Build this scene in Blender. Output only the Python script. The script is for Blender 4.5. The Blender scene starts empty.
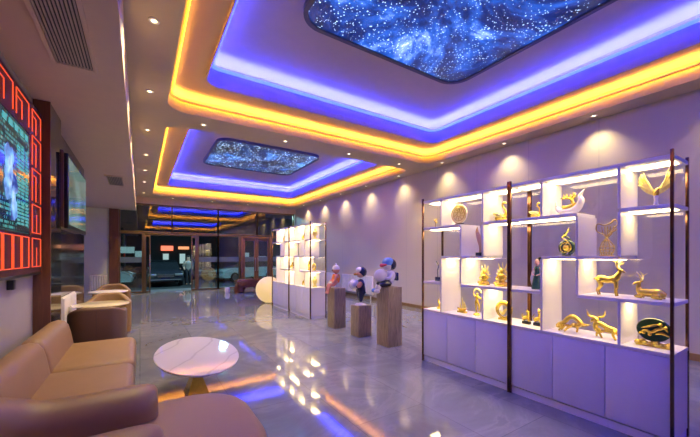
import bpy, bmesh, math, random
from mathutils import Vector, Matrix
random.seed(7)
PI = math.pi
C = bpy.context.scene.collection
sc = bpy.context.scene

# ------------------------------------------------------------------ materials
def new_mat(name):
    m = bpy.data.materials.new(name); m.use_nodes = True
    nt = m.node_tree
    return m, nt, nt.nodes['Principled BSDF']
def N(nt, kind, **kw):
    n = nt.nodes.new(kind)
    for k, v in kw.items():
        if k in n.inputs: n.inputs[k].default_value = v
        else: setattr(n, k, v)
    return n
def mapped(nt, scale=(1, 1, 1), coord='Object', rot=(0, 0, 0)):
    tc = N(nt, 'ShaderNodeTexCoord'); mp = N(nt, 'ShaderNodeMapping')
    mp.inputs['Scale'].default_value = scale; mp.inputs['Rotation'].default_value = rot
    nt.links.new(tc.outputs[coord], mp.inputs['Vector'])
    return mp.outputs['Vector']
def ramp(nt, fac, stops):
    r = N(nt, 'ShaderNodeValToRGB')
    el = r.color_ramp.elements
    while len(el) < len(stops): el.new(0.5)
    for e, (p, c) in zip(el, stops):
        e.position = p; e.color = (c[0], c[1], c[2], 1) if len(c) == 3 else c
    nt.links.new(fac, r.inputs['Fac'])
    return r.outputs['Color']
def plain(name, col, rough=0.5, metal=0.0, spec=0.5, var=0.06, scale=6.0, bump=0.0, bscale=80, coat=0.0):
    m, nt, b = new_mat(name)
    v = mapped(nt)
    n = N(nt, 'ShaderNodeTexNoise', Scale=scale, Detail=4.0)
    nt.links.new(v, n.inputs['Vector'])
    lo = [max(0, c * (1 - var)) for c in col]; hi = [min(1, c * (1 + var)) for c in col]
    nt.links.new(ramp(nt, n.outputs['Fac'], [(0.3, lo), (0.7, hi)]), b.inputs['Base Color'])
    b.inputs['Roughness'].default_value = rough; b.inputs['Metallic'].default_value = metal
    b.inputs['Specular IOR Level'].default_value = spec
    b.inputs['Coat Weight'].default_value = coat; b.inputs['Coat Roughness'].default_value = 0.05
    if bump:
        n2 = N(nt, 'ShaderNodeTexNoise', Scale=bscale, Detail=3.0); nt.links.new(v, n2.inputs['Vector'])
        bp = N(nt, 'ShaderNodeBump', Strength=bump, Distance=0.01)
        nt.links.new(n2.outputs['Fac'], bp.inputs['Height']); nt.links.new(bp.outputs['Normal'], b.inputs['Normal'])
    return m
def emit(name, col, strength, base=(0.8, 0.8, 0.8)):
    m, nt, b = new_mat(name)
    b.inputs['Base Color'].default_value = (*base, 1)
    b.inputs['Emission Color'].default_value = (*col, 1)
    b.inputs['Emission Strength'].default_value = strength
    return m
def glass(name, tint=(1, 1, 1), f0=0.05, gain=0.95, film=0.0, rough=0.0):
    """clear pane: transparency plus a mirror reflection that grows with the viewing angle"""
    m = bpy.data.materials.new(name); m.use_nodes = True; nt = m.node_tree
    nt.nodes.remove(nt.nodes['Principled BSDF']); out = nt.nodes['Material Output']
    lw = N(nt, 'ShaderNodeLayerWeight', Blend=0.5)
    p = N(nt, 'ShaderNodeMath', operation='POWER'); p.inputs[1].default_value = 4.0
    nt.links.new(lw.outputs['Facing'], p.inputs[0])
    ma = N(nt, 'ShaderNodeMath', operation='MULTIPLY_ADD'); ma.inputs[1].default_value = gain; ma.inputs[2].default_value = f0
    ma.use_clamp = True
    nt.links.new(p.outputs[0], ma.inputs[0])
    t = N(nt, 'ShaderNodeBsdfTransparent'); t.inputs['Color'].default_value = (*tint, 1)
    g = N(nt, 'ShaderNodeBsdfGlossy', Roughness=rough)
    mx = N(nt, 'ShaderNodeMixShader')
    nt.links.new(ma.outputs[0], mx.inputs[0]); nt.links.new(t.outputs[0], mx.inputs[1]); nt.links.new(g.outputs[0], mx.inputs[2])
    nt.links.new(mx.outputs[0], out.inputs['Surface'])
    return m
def wood(name, a, b_, rough=0.35, scale=(14, 14, 1.2)):
    m, nt, b = new_mat(name)
    v = mapped(nt, scale)
    n = N(nt, 'ShaderNodeTexNoise', Scale=2.0, Detail=6.0, Distortion=1.2); nt.links.new(v, n.inputs['Vector'])
    nt.links.new(ramp(nt, n.outputs['Fac'], [(0.3, a), (0.7, b_)]), b.inputs['Base Color'])
    b.inputs['Roughness'].default_value = rough
    return m

M = {}
M['ceil'] = plain('ceiling_paint', (0.56, 0.46, 0.33), 0.75, var=0.02)
M['soffit'] = plain('soffit_paint', (0.74, 0.55, 0.42), 0.7, var=0.02)
def wall_panel():
    m, nt, b = new_mat('wall_panel')
    v = mapped(nt)
    br = N(nt, 'ShaderNodeTexWave', wave_type='BANDS', bands_direction='Y', Scale=1.0)
    sx = N(nt, 'ShaderNodeSeparateXYZ'); nt.links.new(v, sx.inputs[0])
    md = N(nt, 'ShaderNodeMath', operation='PINGPONG'); md.inputs[1].default_value = 0.61
    nt.links.new(sx.outputs['Y'], md.inputs[0])
    lt = N(nt, 'ShaderNodeMath', operation='LESS_THAN'); lt.inputs[1].default_value = 0.004
    nt.links.new(md.outputs[0], lt.inputs[0])
    mix = N(nt, 'ShaderNodeMix', data_type='RGBA')
    mix.inputs['A'].default_value = (0.54, 0.50, 0.43, 1); mix.inputs['B'].default_value = (0.36, 0.34, 0.32, 1)
    nt.links.new(lt.outputs[0], mix.inputs['Factor']); nt.links.new(mix.outputs['Result'], b.inputs['Base Color'])
    b.inputs['Roughness'].default_value = 0.5
    nt.nodes.remove(br)
    return m
M['wallp'] = wall_panel()
M['plaster'] = plain('white_plaster', (0.40, 0.385, 0.345), 0.6, var=0.03)
M['frost'] = plain('pale_wall', (0.66, 0.68, 0.60), 0.45, var=0.02)
M['base'] = plain('baseboard_bronze', (0.30, 0.19, 0.08), 0.35, metal=0.4)
def floor_mat():
    m, nt, b = new_mat('polished_marble_tile')
    v = mapped(nt)
    n = N(nt, 'ShaderNodeTexNoise', Scale=0.9, Detail=9.0, Roughness=0.62, Distortion=2.2); nt.links.new(v, n.inputs['Vector'])
    c1 = ramp(nt, n.outputs['Fac'], [(0.30, (0.18, 0.195, 0.23)), (0.5, (0.225, 0.245, 0.285)), (0.56, (0.27, 0.285, 0.32)), (0.62, (0.21, 0.23, 0.27))])
    br = N(nt, 'ShaderNodeTexBrick', Scale=1.0); br.offset = 0.5
    br.inputs['Color1'].default_value = (1, 1, 1, 1); br.inputs['Color2'].default_value = (0.9, 0.9, 0.9, 1)
    br.inputs['Mortar'].default_value = (0.6, 0.6, 0.6, 1); br.inputs['Mortar Size'].default_value = 0.003
    br.inputs['Brick Width'].default_value = 1.6; br.inputs['Row Height'].default_value = 0.8
    v2 = mapped(nt, (1, 1, 1), rot=(0, 0, PI / 2)); nt.links.new(v2, br.inputs['Vector'])
    mx = N(nt, 'ShaderNodeMix', data_type='RGBA', blend_type='MULTIPLY'); mx.inputs['Factor'].default_value = 1.0
    nt.links.new(c1, mx.inputs['A']); nt.links.new(br.outputs['Color'], mx.inputs['B'])
    nt.links.new(mx.outputs['Result'], b.inputs['Base Color'])
    n2 = N(nt, 'ShaderNodeTexNoise', Scale=3.0, Detail=3.0); nt.links.new(v, n2.inputs['Vector'])
    mr = N(nt, 'ShaderNodeMapRange'); mr.inputs['To Min'].default_value = 0.03; mr.inputs['To Max'].default_value = 0.06
    nt.links.new(n2.outputs['Fac'], mr.inputs['Value']); nt.links.new(mr.outputs['Result'], b.inputs['Roughness'])
    b.inputs['IOR'].default_value = 2.1
    return m
M['floor'] = floor_mat()
M['white'] = plain('white_lacquer', (0.80, 0.78, 0.80), 0.32, var=0.015)
M['doorw'] = plain('white_door_lacquer', (0.76, 0.76, 0.95), 0.38, var=0.015)  # white lacquer with the cast of the blue cove light mixed into its colour
M['gap'] = plain('dark_plinth', (0.10, 0.09, 0.10), 0.4)
M['bronze'] = plain('dark_bronze', (0.16, 0.075, 0.045), 0.16, metal=0.85)
M['gold'] = plain('gold', (1.0, 0.70, 0.10), 0.26, metal=0.65, var=0.12, scale=30)
M['goldleaf'] = plain('pale_gold', (1.0, 0.80, 0.24), 0.35, metal=0.3, var=0.2, scale=40)
M['black'] = plain('black_plastic', (0.02, 0.02, 0.022), 0.3)
M['blackgloss'] = plain('black_gloss', (0.016, 0.016, 0.018), 0.05, spec=0.8)
M['leather'] = plain('brown_leather', (0.31, 0.19, 0.085), 0.46, var=0.05, scale=3, bump=0.10, bscale=260)
M['leather2'] = plain('dark_brown_leather', (0.13, 0.07, 0.045), 0.45, var=0.05, scale=3, bump=0.10, bscale=260)
M['seam'] = plain('dark_seam', (0.09, 0.05, 0.04), 0.6)
M['woodcol'] = wood('column_wood', (0.13, 0.055, 0.03), (0.20, 0.085, 0.04), 0.3)
M['mirrorcol'] = plain('smoked_mirror', (0.055, 0.048, 0.045), 0.06, metal=0.4)
M['stone'] = plain('dark_glossy_stone', (0.035, 0.038, 0.048), 0.1, var=0.6, scale=2.2, spec=0.9)
M['pedwood'] = wood('pedestal_wood', (0.18, 0.135, 0.08), (0.45, 0.36, 0.23), 0.5, (40, 40, 2.2))
M['doorwood'] = wood('door_wood', (0.19, 0.085, 0.03), (0.28, 0.13, 0.05), 0.3)
M['framegold'] = plain('bronze_frame', (0.20, 0.125, 0.055), 0.28, metal=0.6)
M['redwood'] = wood('carved_redwood', (0.10, 0.03, 0.018), (0.19, 0.06, 0.03), 0.25, (5, 5, 5))
M['glass'] = glass('facade_glass', (0.70, 0.80, 0.82), 0.115, 0.80)
M['clear'] = glass('clear_glass', (0.97, 0.98, 0.98), 0.035, 0.6)
M['stripe'] = plain('frosted_film', (0.13, 0.20, 0.22), 0.5)
M['slat'] = plain('vent_slat', (0.5, 0.40, 0.35), 0.5)
M['rad'] = plain('radiator_white', (0.92, 0.90, 0.86), 0.35, var=0.02)
M['steel'] = plain('brushed_steel', (0.6, 0.6, 0.62), 0.3, metal=1.0)
def marble():
    m, nt, b = new_mat('white_marble')
    v = mapped(nt, (1, 1, 1), rot=(0, 0, 0.5))
    w = N(nt, 'ShaderNodeTexWave', wave_type='BANDS', Scale=0.75, Distortion=3.2, Detail=3.0); w.inputs['Detail Scale'].default_value = 1.3
    nt.links.new(v, w.inputs['Vector'])
    c = ramp(nt, w.outputs['Fac'], [(0.0, (0.52, 0.50, 0.49)), (0.006, (0.58, 0.56, 0.55)), (0.02, (0.66, 0.64, 0.63)), (1.0, (0.69, 0.67, 0.66))])
    nt.links.new(c, b.inputs['Base Color']); b.inputs['Roughness'].default_value = 0.045
    return m
M['marble'] = marble()
M['tabletop'] = plain('cream_tabletop', (0.74, 0.66, 0.48), 0.15, var=0.04)
M['yel'] = emit('warm_led', (1.0, 0.48, 0.085), 24)
M['blu'] = emit('blue_led', (0.036, 0.050, 1.0), 112)
M['blu3'] = emit('blue_led_rim', (0.003, 0.010, 1.0), 13)
M['yel2'] = emit('warm_led_soft', (1.0, 0.42, 0.01), 20)
M['blu2'] = emit('blue_led_soft', (0.0, 0.045, 1.0), 75)
M['strip'] = emit('cabinet_led', (1.0, 0.74, 0.34), 8.0)
M['lens'] = emit('downlight_lens', (1.0, 0.75, 0.36), 3.5)
M['globe'] = emit('globe_glow', (1.0, 0.66, 0.25), 0.36, (0.35, 0.30, 0.22))
M['neon'] = emit('neon_red', (1.0, 0.085, 0.02), 0.62, (0.1, 0.01, 0.01))
M['redpanel'] = emit('red_panel', (0.30, 0.012, 0.006), 0.02, (0.05, 0.005, 0.005))
def stars(name, sc_, gain, density, dim=False):
    m, nt, b = new_mat(name)
    v = mapped(nt)
    n = N(nt, 'ShaderNodeTexNoise', Scale=0.62 * sc_, Detail=7.0, Roughness=0.66, Distortion=0.5); nt.links.new(v, n.inputs['Vector'])
    neb = ramp(nt, n.outputs['Fac'], [(0.37, (0.0005, 0.001, 0.006)), (0.465, (0.004, 0.03, 0.24)), (0.53, (0.02, 0.15, 0.85)), (0.575, (0.35, 0.6, 1.6)), (0.625, (1.8, 2.0, 2.2))] if not dim else [(0.42, (0.0005, 0.001, 0.004)), (0.53, (0.003, 0.03, 0.16)), (0.62, (0.03, 0.2, 0.7)), (0.7, (0.2, 0.5, 1.0)), (0.8, (0.5, 0.8, 1.0))])
    tot = neb
    for (s, th) in (((9, 0.10), (24, 0.18), (3.4, 0.045)) if not dim else ((13, 0.2), (8, 0.15), (20, 0.16))):
        vo = N(nt, 'ShaderNodeTexVoronoi', Scale=s); nt.links.new(v, vo.inputs['Vector'])
        wn = N(nt, 'ShaderNodeTexNoise', Scale=1.6 * sc_, Detail=4.0); nt.links.new(v, wn.inputs['Vector'])
        mu = N(nt, 'ShaderNodeMath', operation='MULTIPLY'); mu.inputs[1].default_value = th * density * 2
        nt.links.new(wn.outputs['Fac'], mu.inputs[0])
        lt = N(nt, 'ShaderNodeMath', operation='LESS_THAN'); nt.links.new(vo.outputs['Distance'], lt.inputs[0]); nt.links.new(mu.outputs[0], lt.inputs[1])
        ad = N(nt, 'ShaderNodeMix', data_type='RGBA', blend_type='ADD'); nt.links.new(lt.outputs[0], ad.inputs['Factor'])
        nt.links.new(tot, ad.inputs['A']); ad.inputs['B'].default_value = (0.9, 1.3, 1.8, 1); tot = ad.outputs['Result']
    b.inputs['Base Color'].default_value = (0.01, 0.01, 0.02, 1); b.inputs['Roughness'].default_value = 0.3
    nt.links.new(tot, b.inputs['Emission Color']); b.inputs['Emission Strength'].default_value = gain
    return m
M['stars'] = stars('star_ceiling', 1.0, 0.5, 1.0)
M['stars2'] = stars('star_ceiling_dim', 1.7, 0.62, 1.0, True)
def led_table():
    m, nt, b = new_mat('led_data_rows')
    tc = N(nt, 'ShaderNodeTexCoord'); s = N(nt, 'ShaderNodeSeparateXYZ'); nt.links.new(tc.outputs['Object'], s.inputs[0])
    def snap(src, k):
        mu = N(nt, 'ShaderNodeMath', operation='MULTIPLY'); mu.inputs[1].default_value = k; nt.links.new(src, mu.inputs[0])
        f = N(nt, 'ShaderNodeMath', operation='FLOOR'); nt.links.new(mu.outputs[0], f.inputs[0])
        fr = N(nt, 'ShaderNodeMath', operation='FRACT'); nt.links.new(mu.outputs[0], fr.inputs[0])
        return f.outputs[0], fr.outputs[0]
    fy, _ = snap(s.outputs['Y'], 60); fz, rz = snap(s.outputs['Z'], 26); gy, _ = snap(s.outputs['Y'], 3.3)
    cb = N(nt, 'ShaderNodeCombineXYZ'); nt.links.new(fy, cb.inputs[0]); nt.links.new(fz, cb.inputs[1])
    wn = N(nt, 'ShaderNodeTexWhiteNoise', noise_dimensions='2D'); nt.links.new(cb.outputs[0], wn.inputs['Vector'])
    cb2 = N(nt, 'ShaderNodeCombineXYZ'); nt.links.new(gy, cb2.inputs[0]); nt.links.new(fz, cb2.inputs[1])
    wn2 = N(nt, 'ShaderNodeTexWhiteNoise', noise_dimensions='2D'); nt.links.new(cb2.outputs[0], wn2.inputs['Vector'])
    g1 = N(nt, 'ShaderNodeMath', operation='GREATER_THAN'); g1.inputs[1].default_value = 0.42; nt.links.new(wn.outputs['Value'], g1.inputs[0])
    g2 = N(nt, 'ShaderNodeMath', operation='GREATER_THAN'); g2.inputs[1].default_value = 0.3; nt.links.new(wn2.outputs['Value'], g2.inputs[0])
    g3 = N(nt, 'ShaderNodeMath', operation='GREATER_THAN'); g3.inputs[1].default_value = 0.4; nt.links.new(rz, g3.inputs[0])
    a = N(nt, 'ShaderNodeMath', operation='MULTIPLY'); nt.links.new(g1.outputs[0], a.inputs[0]); nt.links.new(g2.outputs[0], a.inputs[1])
    a2 = N(nt, 'ShaderNodeMath', operation='MULTIPLY'); nt.links.new(a.outputs[0], a2.inputs[0]); nt.links.new(g3.outputs[0], a2.inputs[1])
    c = ramp(nt, a2.outputs[0], [(0.0, (0.006, 0.03, 0.045)), (1.0, (0.10, 0.55, 0.52))])
    nt.links.new(c, b.inputs['Emission Color']); b.inputs['Emission Strength'].default_value = 0.3
    b.inputs['Base Color'].default_value = (0.01, 0.012, 0.015, 1); b.inputs['Roughness'].default_value = 0.12
    return m
def led_cloud(name, a, b_):
    m, nt, b = new_mat(name)
    n = N(nt, 'ShaderNodeTexNoise', Scale=9.0, Detail=4.0); nt.links.new(mapped(nt), n.inputs['Vector'])
    nt.links.new(ramp(nt, n.outputs['Fac'], [(0.35, a), (0.62, b_)]), b.inputs['Emission Color']); b.inputs['Emission Strength'].default_value = 0.55
    b.inputs['Base Color'].default_value = (0.01, 0.01, 0.02, 1); return m
M['ledrows'] = led_table()
M['ledbar'] = emit('led_teal_bars', (0.10, 0.5, 0.5), 0.4, (0.02, 0.02, 0.02))
M['ledfig'] = led_cloud('led_blue_image', (0.0, 0.03, 0.25), (0.25, 0.55, 1.0))
M['ledfig2'] = led_cloud('led_pale_image', (0.01, 0.08, 0.5), (0.45, 0.72, 1.0))
M['asphalt'] = plain('asphalt', (0.03, 0.035, 0.04), 0.7, var=0.3, scale=4)
M['step'] = plain('granite_step', (0.20, 0.21, 0.24), 0.4, var=0.2, scale=30)
M['shopdark'] = plain('far_facade', (0.012, 0.016, 0.02), 0.8)
M['signorange'] = emit('sign_orange', (1.0, 0.16, 0.03), 0.6)
M['signwarm'] = emit('sign_amber', (1.0, 0.32, 0.06), 0.5)
M['winlit'] = emit('lit_window', (0.65, 0.95, 0.9), 0.2)
M['carblack'] = plain('black_car_paint', (0.022, 0.03, 0.042), 0.1, coat=1.0)
M['carwhite'] = plain('white_car_paint', (0.62, 0.66, 0.66), 0.15, coat=1.0)
M['carglass'] = plain('car_glass', (0.015, 0.02, 0.025), 0.03, spec=0.8)
M['tyre'] = plain('tyre_rubber', (0.02, 0.02, 0.02), 0.8)
M['lampclear'] = plain('headlamp', (0.75, 0.78, 0.8), 0.08, metal=0.6)
M['coral'] = plain('coral_glaze', (0.78, 0.32, 0.24), 0.25, coat=0.5)
M['orange'] = plain('orange_glaze', (0.9, 0.25, 0.05), 0.25, coat=0.5)
M['navy'] = plain('navy_glaze', (0.012, 0.018, 0.07), 0.2, coat=0.6)
M['toywhite'] = plain('white_glaze', (0.74, 0.72, 0.78), 0.22, coat=0.6)
M['toyblue'] = plain('sky_blue_glaze', (0.14, 0.32, 0.66), 0.15, coat=0.8)
M['skin'] = plain('peach_glaze', (0.72, 0.42, 0.30), 0.4)
M['visor'] = plain('amber_visor', (0.85, 0.45, 0.08), 0.1, metal=0.6)
M['pinkvisor'] = plain('pink_visor', (0.62, 0.10, 0.12), 0.12, coat=0.8)
M['ivory'] = plain('ivory_gilt', (0.86, 0.80, 0.56), 0.3)
M['greengem'] = plain('dark_green_lacquer', (0.02, 0.06, 0.04), 0.12, coat=0.8, var=0.4)
M['teal'] = plain('dark_teal_glaze', (0.02, 0.09, 0.09), 0.2, coat=0.6, var=0.3, scale=20)
M['tan'] = plain('tan_glaze', (0.55, 0.35, 0.25), 0.35)
M['hair'] = plain('black_hair', (0.015, 0.012, 0.012), 0.4)
M['shirt'] = plain('pale_shirt', (0.30, 0.29, 0.27), 0.8)
M['trousers'] = plain('dark_trousers', (0.03, 0.03, 0.045), 0.8)
M['redcloth'] = plain('red_cloth', (0.4, 0.04, 0.04), 0.8)

# ------------------------------------------------------------------ mesh helpers
def crom(pts, k):
    """smooth a polyline (Catmull-Rom) with k steps for every span; works on tuples of any length"""
    if k <= 1 or len(pts) < 3: return [tuple(p) for p in pts]
    P = [pts[0]] + list(pts) + [pts[-1]]; out = []
    for i in range(1, len(P) - 2):
        for j in range(k):
            t = j / k; q = []
            for a, b, c, d in zip(P[i - 1], P[i], P[i + 1], P[i + 2]):
                q.append(0.5 * (2 * b + (c - a) * t + (2 * a - 5 * b + 4 * c - d) * t * t + (3 * b - a - 3 * c + d) * t ** 3))
            out.append(tuple(q))
    out.append(tuple(pts[-1])); return out

class MB:
    def __init__(s): s.bm = bmesh.new()
    def box(s, x0, x1, y0, y1, z0, z1, bev=0.0, seg=2):
        r = bmesh.ops.create_cube(s.bm, size=1.0); vs = r['verts']
        for v in vs:
            v.co = Vector(((x0 + x1) / 2 + v.co.x * (x1 - x0), (y0 + y1) / 2 + v.co.y * (y1 - y0), (z0 + z1) / 2 + v.co.z * (z1 - z0)))
        if bev > 0:
            es = list({e for v in vs for e in v.link_edges})
            bmesh.ops.bevel(s.bm, geom=es, offset=bev, segments=seg, profile=0.5, affect='EDGES')
        return s
    def loft(s, loops, close=True, cap0=True, cap1=True):
        rings = [[s.bm.verts.new(p) for p in lp] for lp in loops]
        n = len(rings[0])
        for a, b in zip(rings, rings[1:]):
            for i in range(n if close else n - 1):
                j = (i + 1) % n
                s.bm.faces.new((a[i], a[j], b[j], b[i]))
        if cap0 and close: s.bm.faces.new(list(reversed(rings[0])))
        if cap1 and close: s.bm.faces.new(rings[-1])
        return s
    def lathe(s, prof, n=24, c=(0, 0, 0), axis='Z', caps=True):
        loops = []
        for r, h in prof:
            lp = []
            for i in range(n):
                a = 2 * PI * i / n
                if axis == 'Z': p = (c[0] + r * math.cos(a), c[1] + r * math.sin(a), c[2] + h)
                elif axis == 'Y': p = (c[0] + r * math.sin(a), c[1] + h, c[2] + r * math.cos(a))
                else: p = (c[0] + h, c[1] + r * math.cos(a), c[2] + r * math.sin(a))
                lp.append(p)
            loops.append(lp)
        return s.loft(loops, cap0=caps, cap1=caps)
    def ball(s, c, r, n=20, m=12):
        rx, ry, rz = r if isinstance(r, tuple) else (r, r, r)
        loops = []
        for j in range(m + 1):
            t = -PI / 2 + PI * (0.04 + 0.92 * j / m)
            loops.append([(c[0] + rx * math.cos(t) * math.cos(2 * PI * i / n), c[1] + ry * math.cos(t) * math.sin(2 * PI * i / n), c[2] + rz * math.sin(t)) for i in range(n)])
        return s.loft(loops)
    def tube(s, pts, rads, n=10, k=4, closed=False, flat=1.0):
        """sweep a circle along a smoothed path; rads = a number or one radius per point; flat squashes it along local y"""
        if not hasattr(rads, '__len__'): rads = [rads] * len(pts)
        if closed:
            q = [tuple(p) + (r,) for p, r in zip(pts, rads)]; m = len(q)
            ext = crom(q[-2:] + q + q[:3], k); q = ext[2 * k:(2 + m) * k]
        else: q = crom([tuple(p) + (r,) for p, r in zip(pts, rads)], k)
        P = [Vector(t[:3]) for t in q]; R = [max(1e-4, t[3]) for t in q]
        loops = []; up = None; m = len(P)
        for i in range(m):
            if closed: d = P[(i + 1) % m] - P[i - 1]
            else: d = P[min(i + 1, m - 1)] - P[max(i - 1, 0)]
            if d.length < 1e-9: d = Vector((0, 0, 1))
            d.normalize()
            if up is None:
                up = Vector((0, 1, 0)) if abs(d.y) < 0.9 else Vector((1, 0, 0))
            up = (up - d * up.dot(d))
            if up.length < 1e-6: up = d.orthogonal()
            up.normalize(); sd = d.cross(up)
            loops.append([tuple(P[i] + up * (R[i] * flat * math.cos(2 * PI * j / n)) + sd * (R[i] * math.sin(2 * PI * j / n))) for j in range(n)])
        if closed:
            loops.append(loops[0]); return s.loft(loops, cap0=False, cap1=False)
        # rounded ends
        def endcap(lp, p, d, r): return [tuple(Vector(p) + (Vector(v) - Vector(p)) * 0.6 + d * r * 0.5) for v in lp]
        d0 = (P[0] - P[1]).normalized(); d1 = (P[-1] - P[-2]).normalized()
        loops = [endcap(loops[0], P[0], d0, R[0])] + loops + [endcap(loops[-1], P[-1], d1, R[-1])]
        return s.loft(loops)
    def prism(s, poly, y0, y1, bev=0.0):
        """outline in x,z extruded along y"""
        a = [s.bm.verts.new((x, y0, z)) for x, z in poly]; b = [s.bm.verts.new((x, y1, z)) for x, z in poly]
        n = len(poly); fs = [s.bm.faces.new(list(reversed(a))), s.bm.faces.new(b)]
        for i in range(n): fs.append(s.bm.faces.new((a[i], a[(i + 1) % n], b[(i + 1) % n], b[i])))
        if bev > 0:
            es = list({e for f in fs[:2] for e in f.edges})
            bmesh.ops.bevel(s.bm, geom=es, offset=bev, segments=2, profile=0.5, affect='EDGES')
        return s
    def quad(s, *p):
        s.bm.faces.new([s.bm.verts.new(q) for q in p]); return s
    def build(s, name, mat, parent=None, smooth=True, loc=None, weld=True):
        bm = s.bm
        if weld: bmesh.ops.remove_doubles(bm, verts=bm.verts, dist=1e-5)
        bmesh.ops.recalc_face_normals(bm, faces=bm.faces)
        me = bpy.data.meshes.new(name); bm.to_mesh(me); bm.free()
        me.materials.append(mat)
        if smooth:
            me.shade_smooth()
            try: me.set_sharp_from_angle(angle=math.radians(38))
            except Exception: pass
        o = bpy.data.objects.new(name, me); C.objects.link(o)
        if parent: o.parent = parent
        if loc: o.location = loc
        return o

def thing(name, label, cat, loc=(0, 0, 0), rz=0.0, group=None):
    o = bpy.data.objects.new(name, None); C.objects.link(o); o.empty_display_size = 0.1
    o.location = loc; o.rotation_euler = (0, 0, rz)
    return tag(o, label, cat, group)
def tag(o, label, cat, group=None):
    o['label'] = label; o['category'] = cat
    if group: o['group'] = group
    return o
def struct(o, label=None):
    o['kind'] = 'structure'
    if label: o['label'] = label
    return o
def box_struct(name, x0, x1, y0, y1, z0, z1, mat, bev=0.0):
    return struct(MB().box(x0, x1, y0, y1, z0, z1, bev).build(name, mat, smooth=bev > 0))
def dup(root, loc, rz=None, label=None, group=None, scale=None):
    r = root.copy(); C.objects.link(r); r.location = loc
    if rz is not None: r.rotation_euler = (0, 0, rz)
    if label: r['label'] = label
    if group: r['group'] = group
    if scale: r.scale = (scale, scale, scale)
    for ch in list(root.children):
        c = ch.copy(); C.objects.link(c); c.parent = r
        for g in list(ch.children):
            d = g.copy(); C.objects.link(d); d.parent = c
    return r
def skin(name, verts, edges, rads, mat, parent=None, sub=2):
    me = bpy.data.meshes.new(name); me.from_pydata(verts, edges, [])
    o = bpy.data.objects.new(name, me); C.objects.link(o)
    o.modifiers.new('Skin', 'SKIN')
    sv = me.skin_vertices[0].data if me.skin_vertices else None
    if sv is None:
        me.attributes  # pragma: no cover
    for i, r in enumerate(rads):
        sv[i].radius = (r, r); sv[i].use_root = (i == 0)
    ss = o.modifiers.new('Subdivision', 'SUBSURF'); ss.levels = sub; ss.render_levels = sub
    bpy.context.view_layer.update()
    ev = o.evaluated_get(bpy.context.evaluated_depsgraph_get())
    m2 = bpy.data.meshes.new_from_object(ev); m2.materials.clear(); m2.materials.append(mat)
    o.modifiers.clear(); o.data = m2; m2.shade_smooth()
    if parent: o.parent = parent
    return o

# ------------------------------------------------------------------ room shell
XR, XS, XL = 6.70, -0.135, -1.05
YF, YB, ZC, ZS = -4.5, 15.70, 3.88, 3.33
box_struct('floor', -3.2, XR + 0.2, YF - 0.2, YB + 0.12, -0.12, 0.0, M['floor'])
box_struct('wall_right', XR, XR + 0.2, YF, YB + 0.12, 0, 4.9, M['wallp'])
box_struct('wall_front', -3.2, XR + 0.2, YF - 0.2, YF, 0, 4.9, M['woodcol'])
box_struct('wall_left', XL - 0.2, XL, YF, 5.2, 0, ZS, M['plaster'])
box_struct('wall_recess', -3.2, -3.0, 5.2, YB, 0, ZS, M['frost'])
box_struct('wall_back', -3.2, -1.0, YB - 0.1, YB + 0.12, 0, ZS, M['frost'])
box_struct('baseboard_right', XR - 0.018, XR, YF, YB, 0, 0.10, M['base'])
box_struct('trim_1', -1.0, -0.70, YB - 0.16, YB + 0.12, 0, ZS, M['woodcol'])           # pier beside the glass front
box_struct('ceiling_soffit', -3.2, XS, YF, YB + 0.12, ZS, ZS + 0.06, M['soffit'])
box_struct('trim_2', XS - 0.05, XS, YF, YB + 0.12, ZS + 0.06, ZC + 0.02, M['ceil'])      # step between soffit and ceiling

def rloop(x0, x1, y0, y1, r, z, n=8):
    out = []
    for cx, cy, a0 in ((x1 - r, y1 - r, 0), (x0 + r, y1 - r, 90), (x0 + r, y0 + r, 180), (x1 - r, y0 + r, 270)):
        for i in range(n + 1):
            a = math.radians(a0 + 90 * i / n)
            out.append((cx + r * math.cos(a), cy + r * math.sin(a), z))
    return out
def tray(mb, ox0, ox1, oy0, oy1, hx0, hx1, hy0, hy1, ix0, ix1, iy0, iy1):
    """ceiling field with a two-step tray: outer ledge (warm strip) and inner ledge (blue strip)"""
    n = 8; r = 0.32
    lp = rloop(hx0, hx1, hy0, hy1, r, ZC, n)
    co = [(ox1, oy1, ZC), (ox0, oy1, ZC), (ox0, oy0, ZC), (ox1, oy0, ZC)]
    bm = mb.bm
    V = [bm.verts.new(p) for p in lp]; K = [bm.verts.new(p) for p in co]
    for k in range(4):
        for i in range(n): bm.faces.new((K[k], V[k * (n + 1) + i], V[k * (n + 1) + i + 1]))
        k2 = (k + 1) % 4
        bm.faces.new((K[k], V[k * (n + 1) + n], V[k2 * (n + 1)], K[k2]))
    seq = []
    def L(o, z, base, rr=r): b = base; seq.append(rloop(b[0] - o, b[1] + o, b[2] - o, b[3] + o, rr, z, n))
    H = (hx0, hx1, hy0, hy1); I = (ix0, ix1, iy0, iy1)
    for o, z in ((0, ZC), (0, ZC + 0.18), (0.025, ZC + 0.18), (0.025, ZC + 0.10), (0.22, ZC + 0.10), (0.22, 4.22)): L(o, z, H)
    for o, z in ((0.02, 4.22), (0.02, 4.17), (0, 4.17), (0, 4.44), (0.025, 4.44), (0.025, 4.34), (0.25, 4.34), (0.25, 4.66)): L(o, z, I, 0.22)
    mb.loft(seq, cap0=False, cap1=True)
def ring_strip(name, base, o0, o1, z, mat, label, r=0.3):
    mb = MB(); n = 8
    a = rloop(base[0] - o0, base[1] + o0, base[2] - o0, base[3] + o0, r, z, n); b = rloop(base[0] - o1, base[1] + o1, base[2] - o1, base[3] + o1, r, z, n)
    a2 = [(x, y, z - 0.012) for x, y, _ in a]; b2 = [(x, y, z - 0.012) for x, y, _ in b]
    mb.loft([a2, a, b, b2, a2], cap0=False, cap1=False)
    tag(mb.build(name, mat, smooth=False), label, 'light strip', 'cove light strips')
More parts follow.
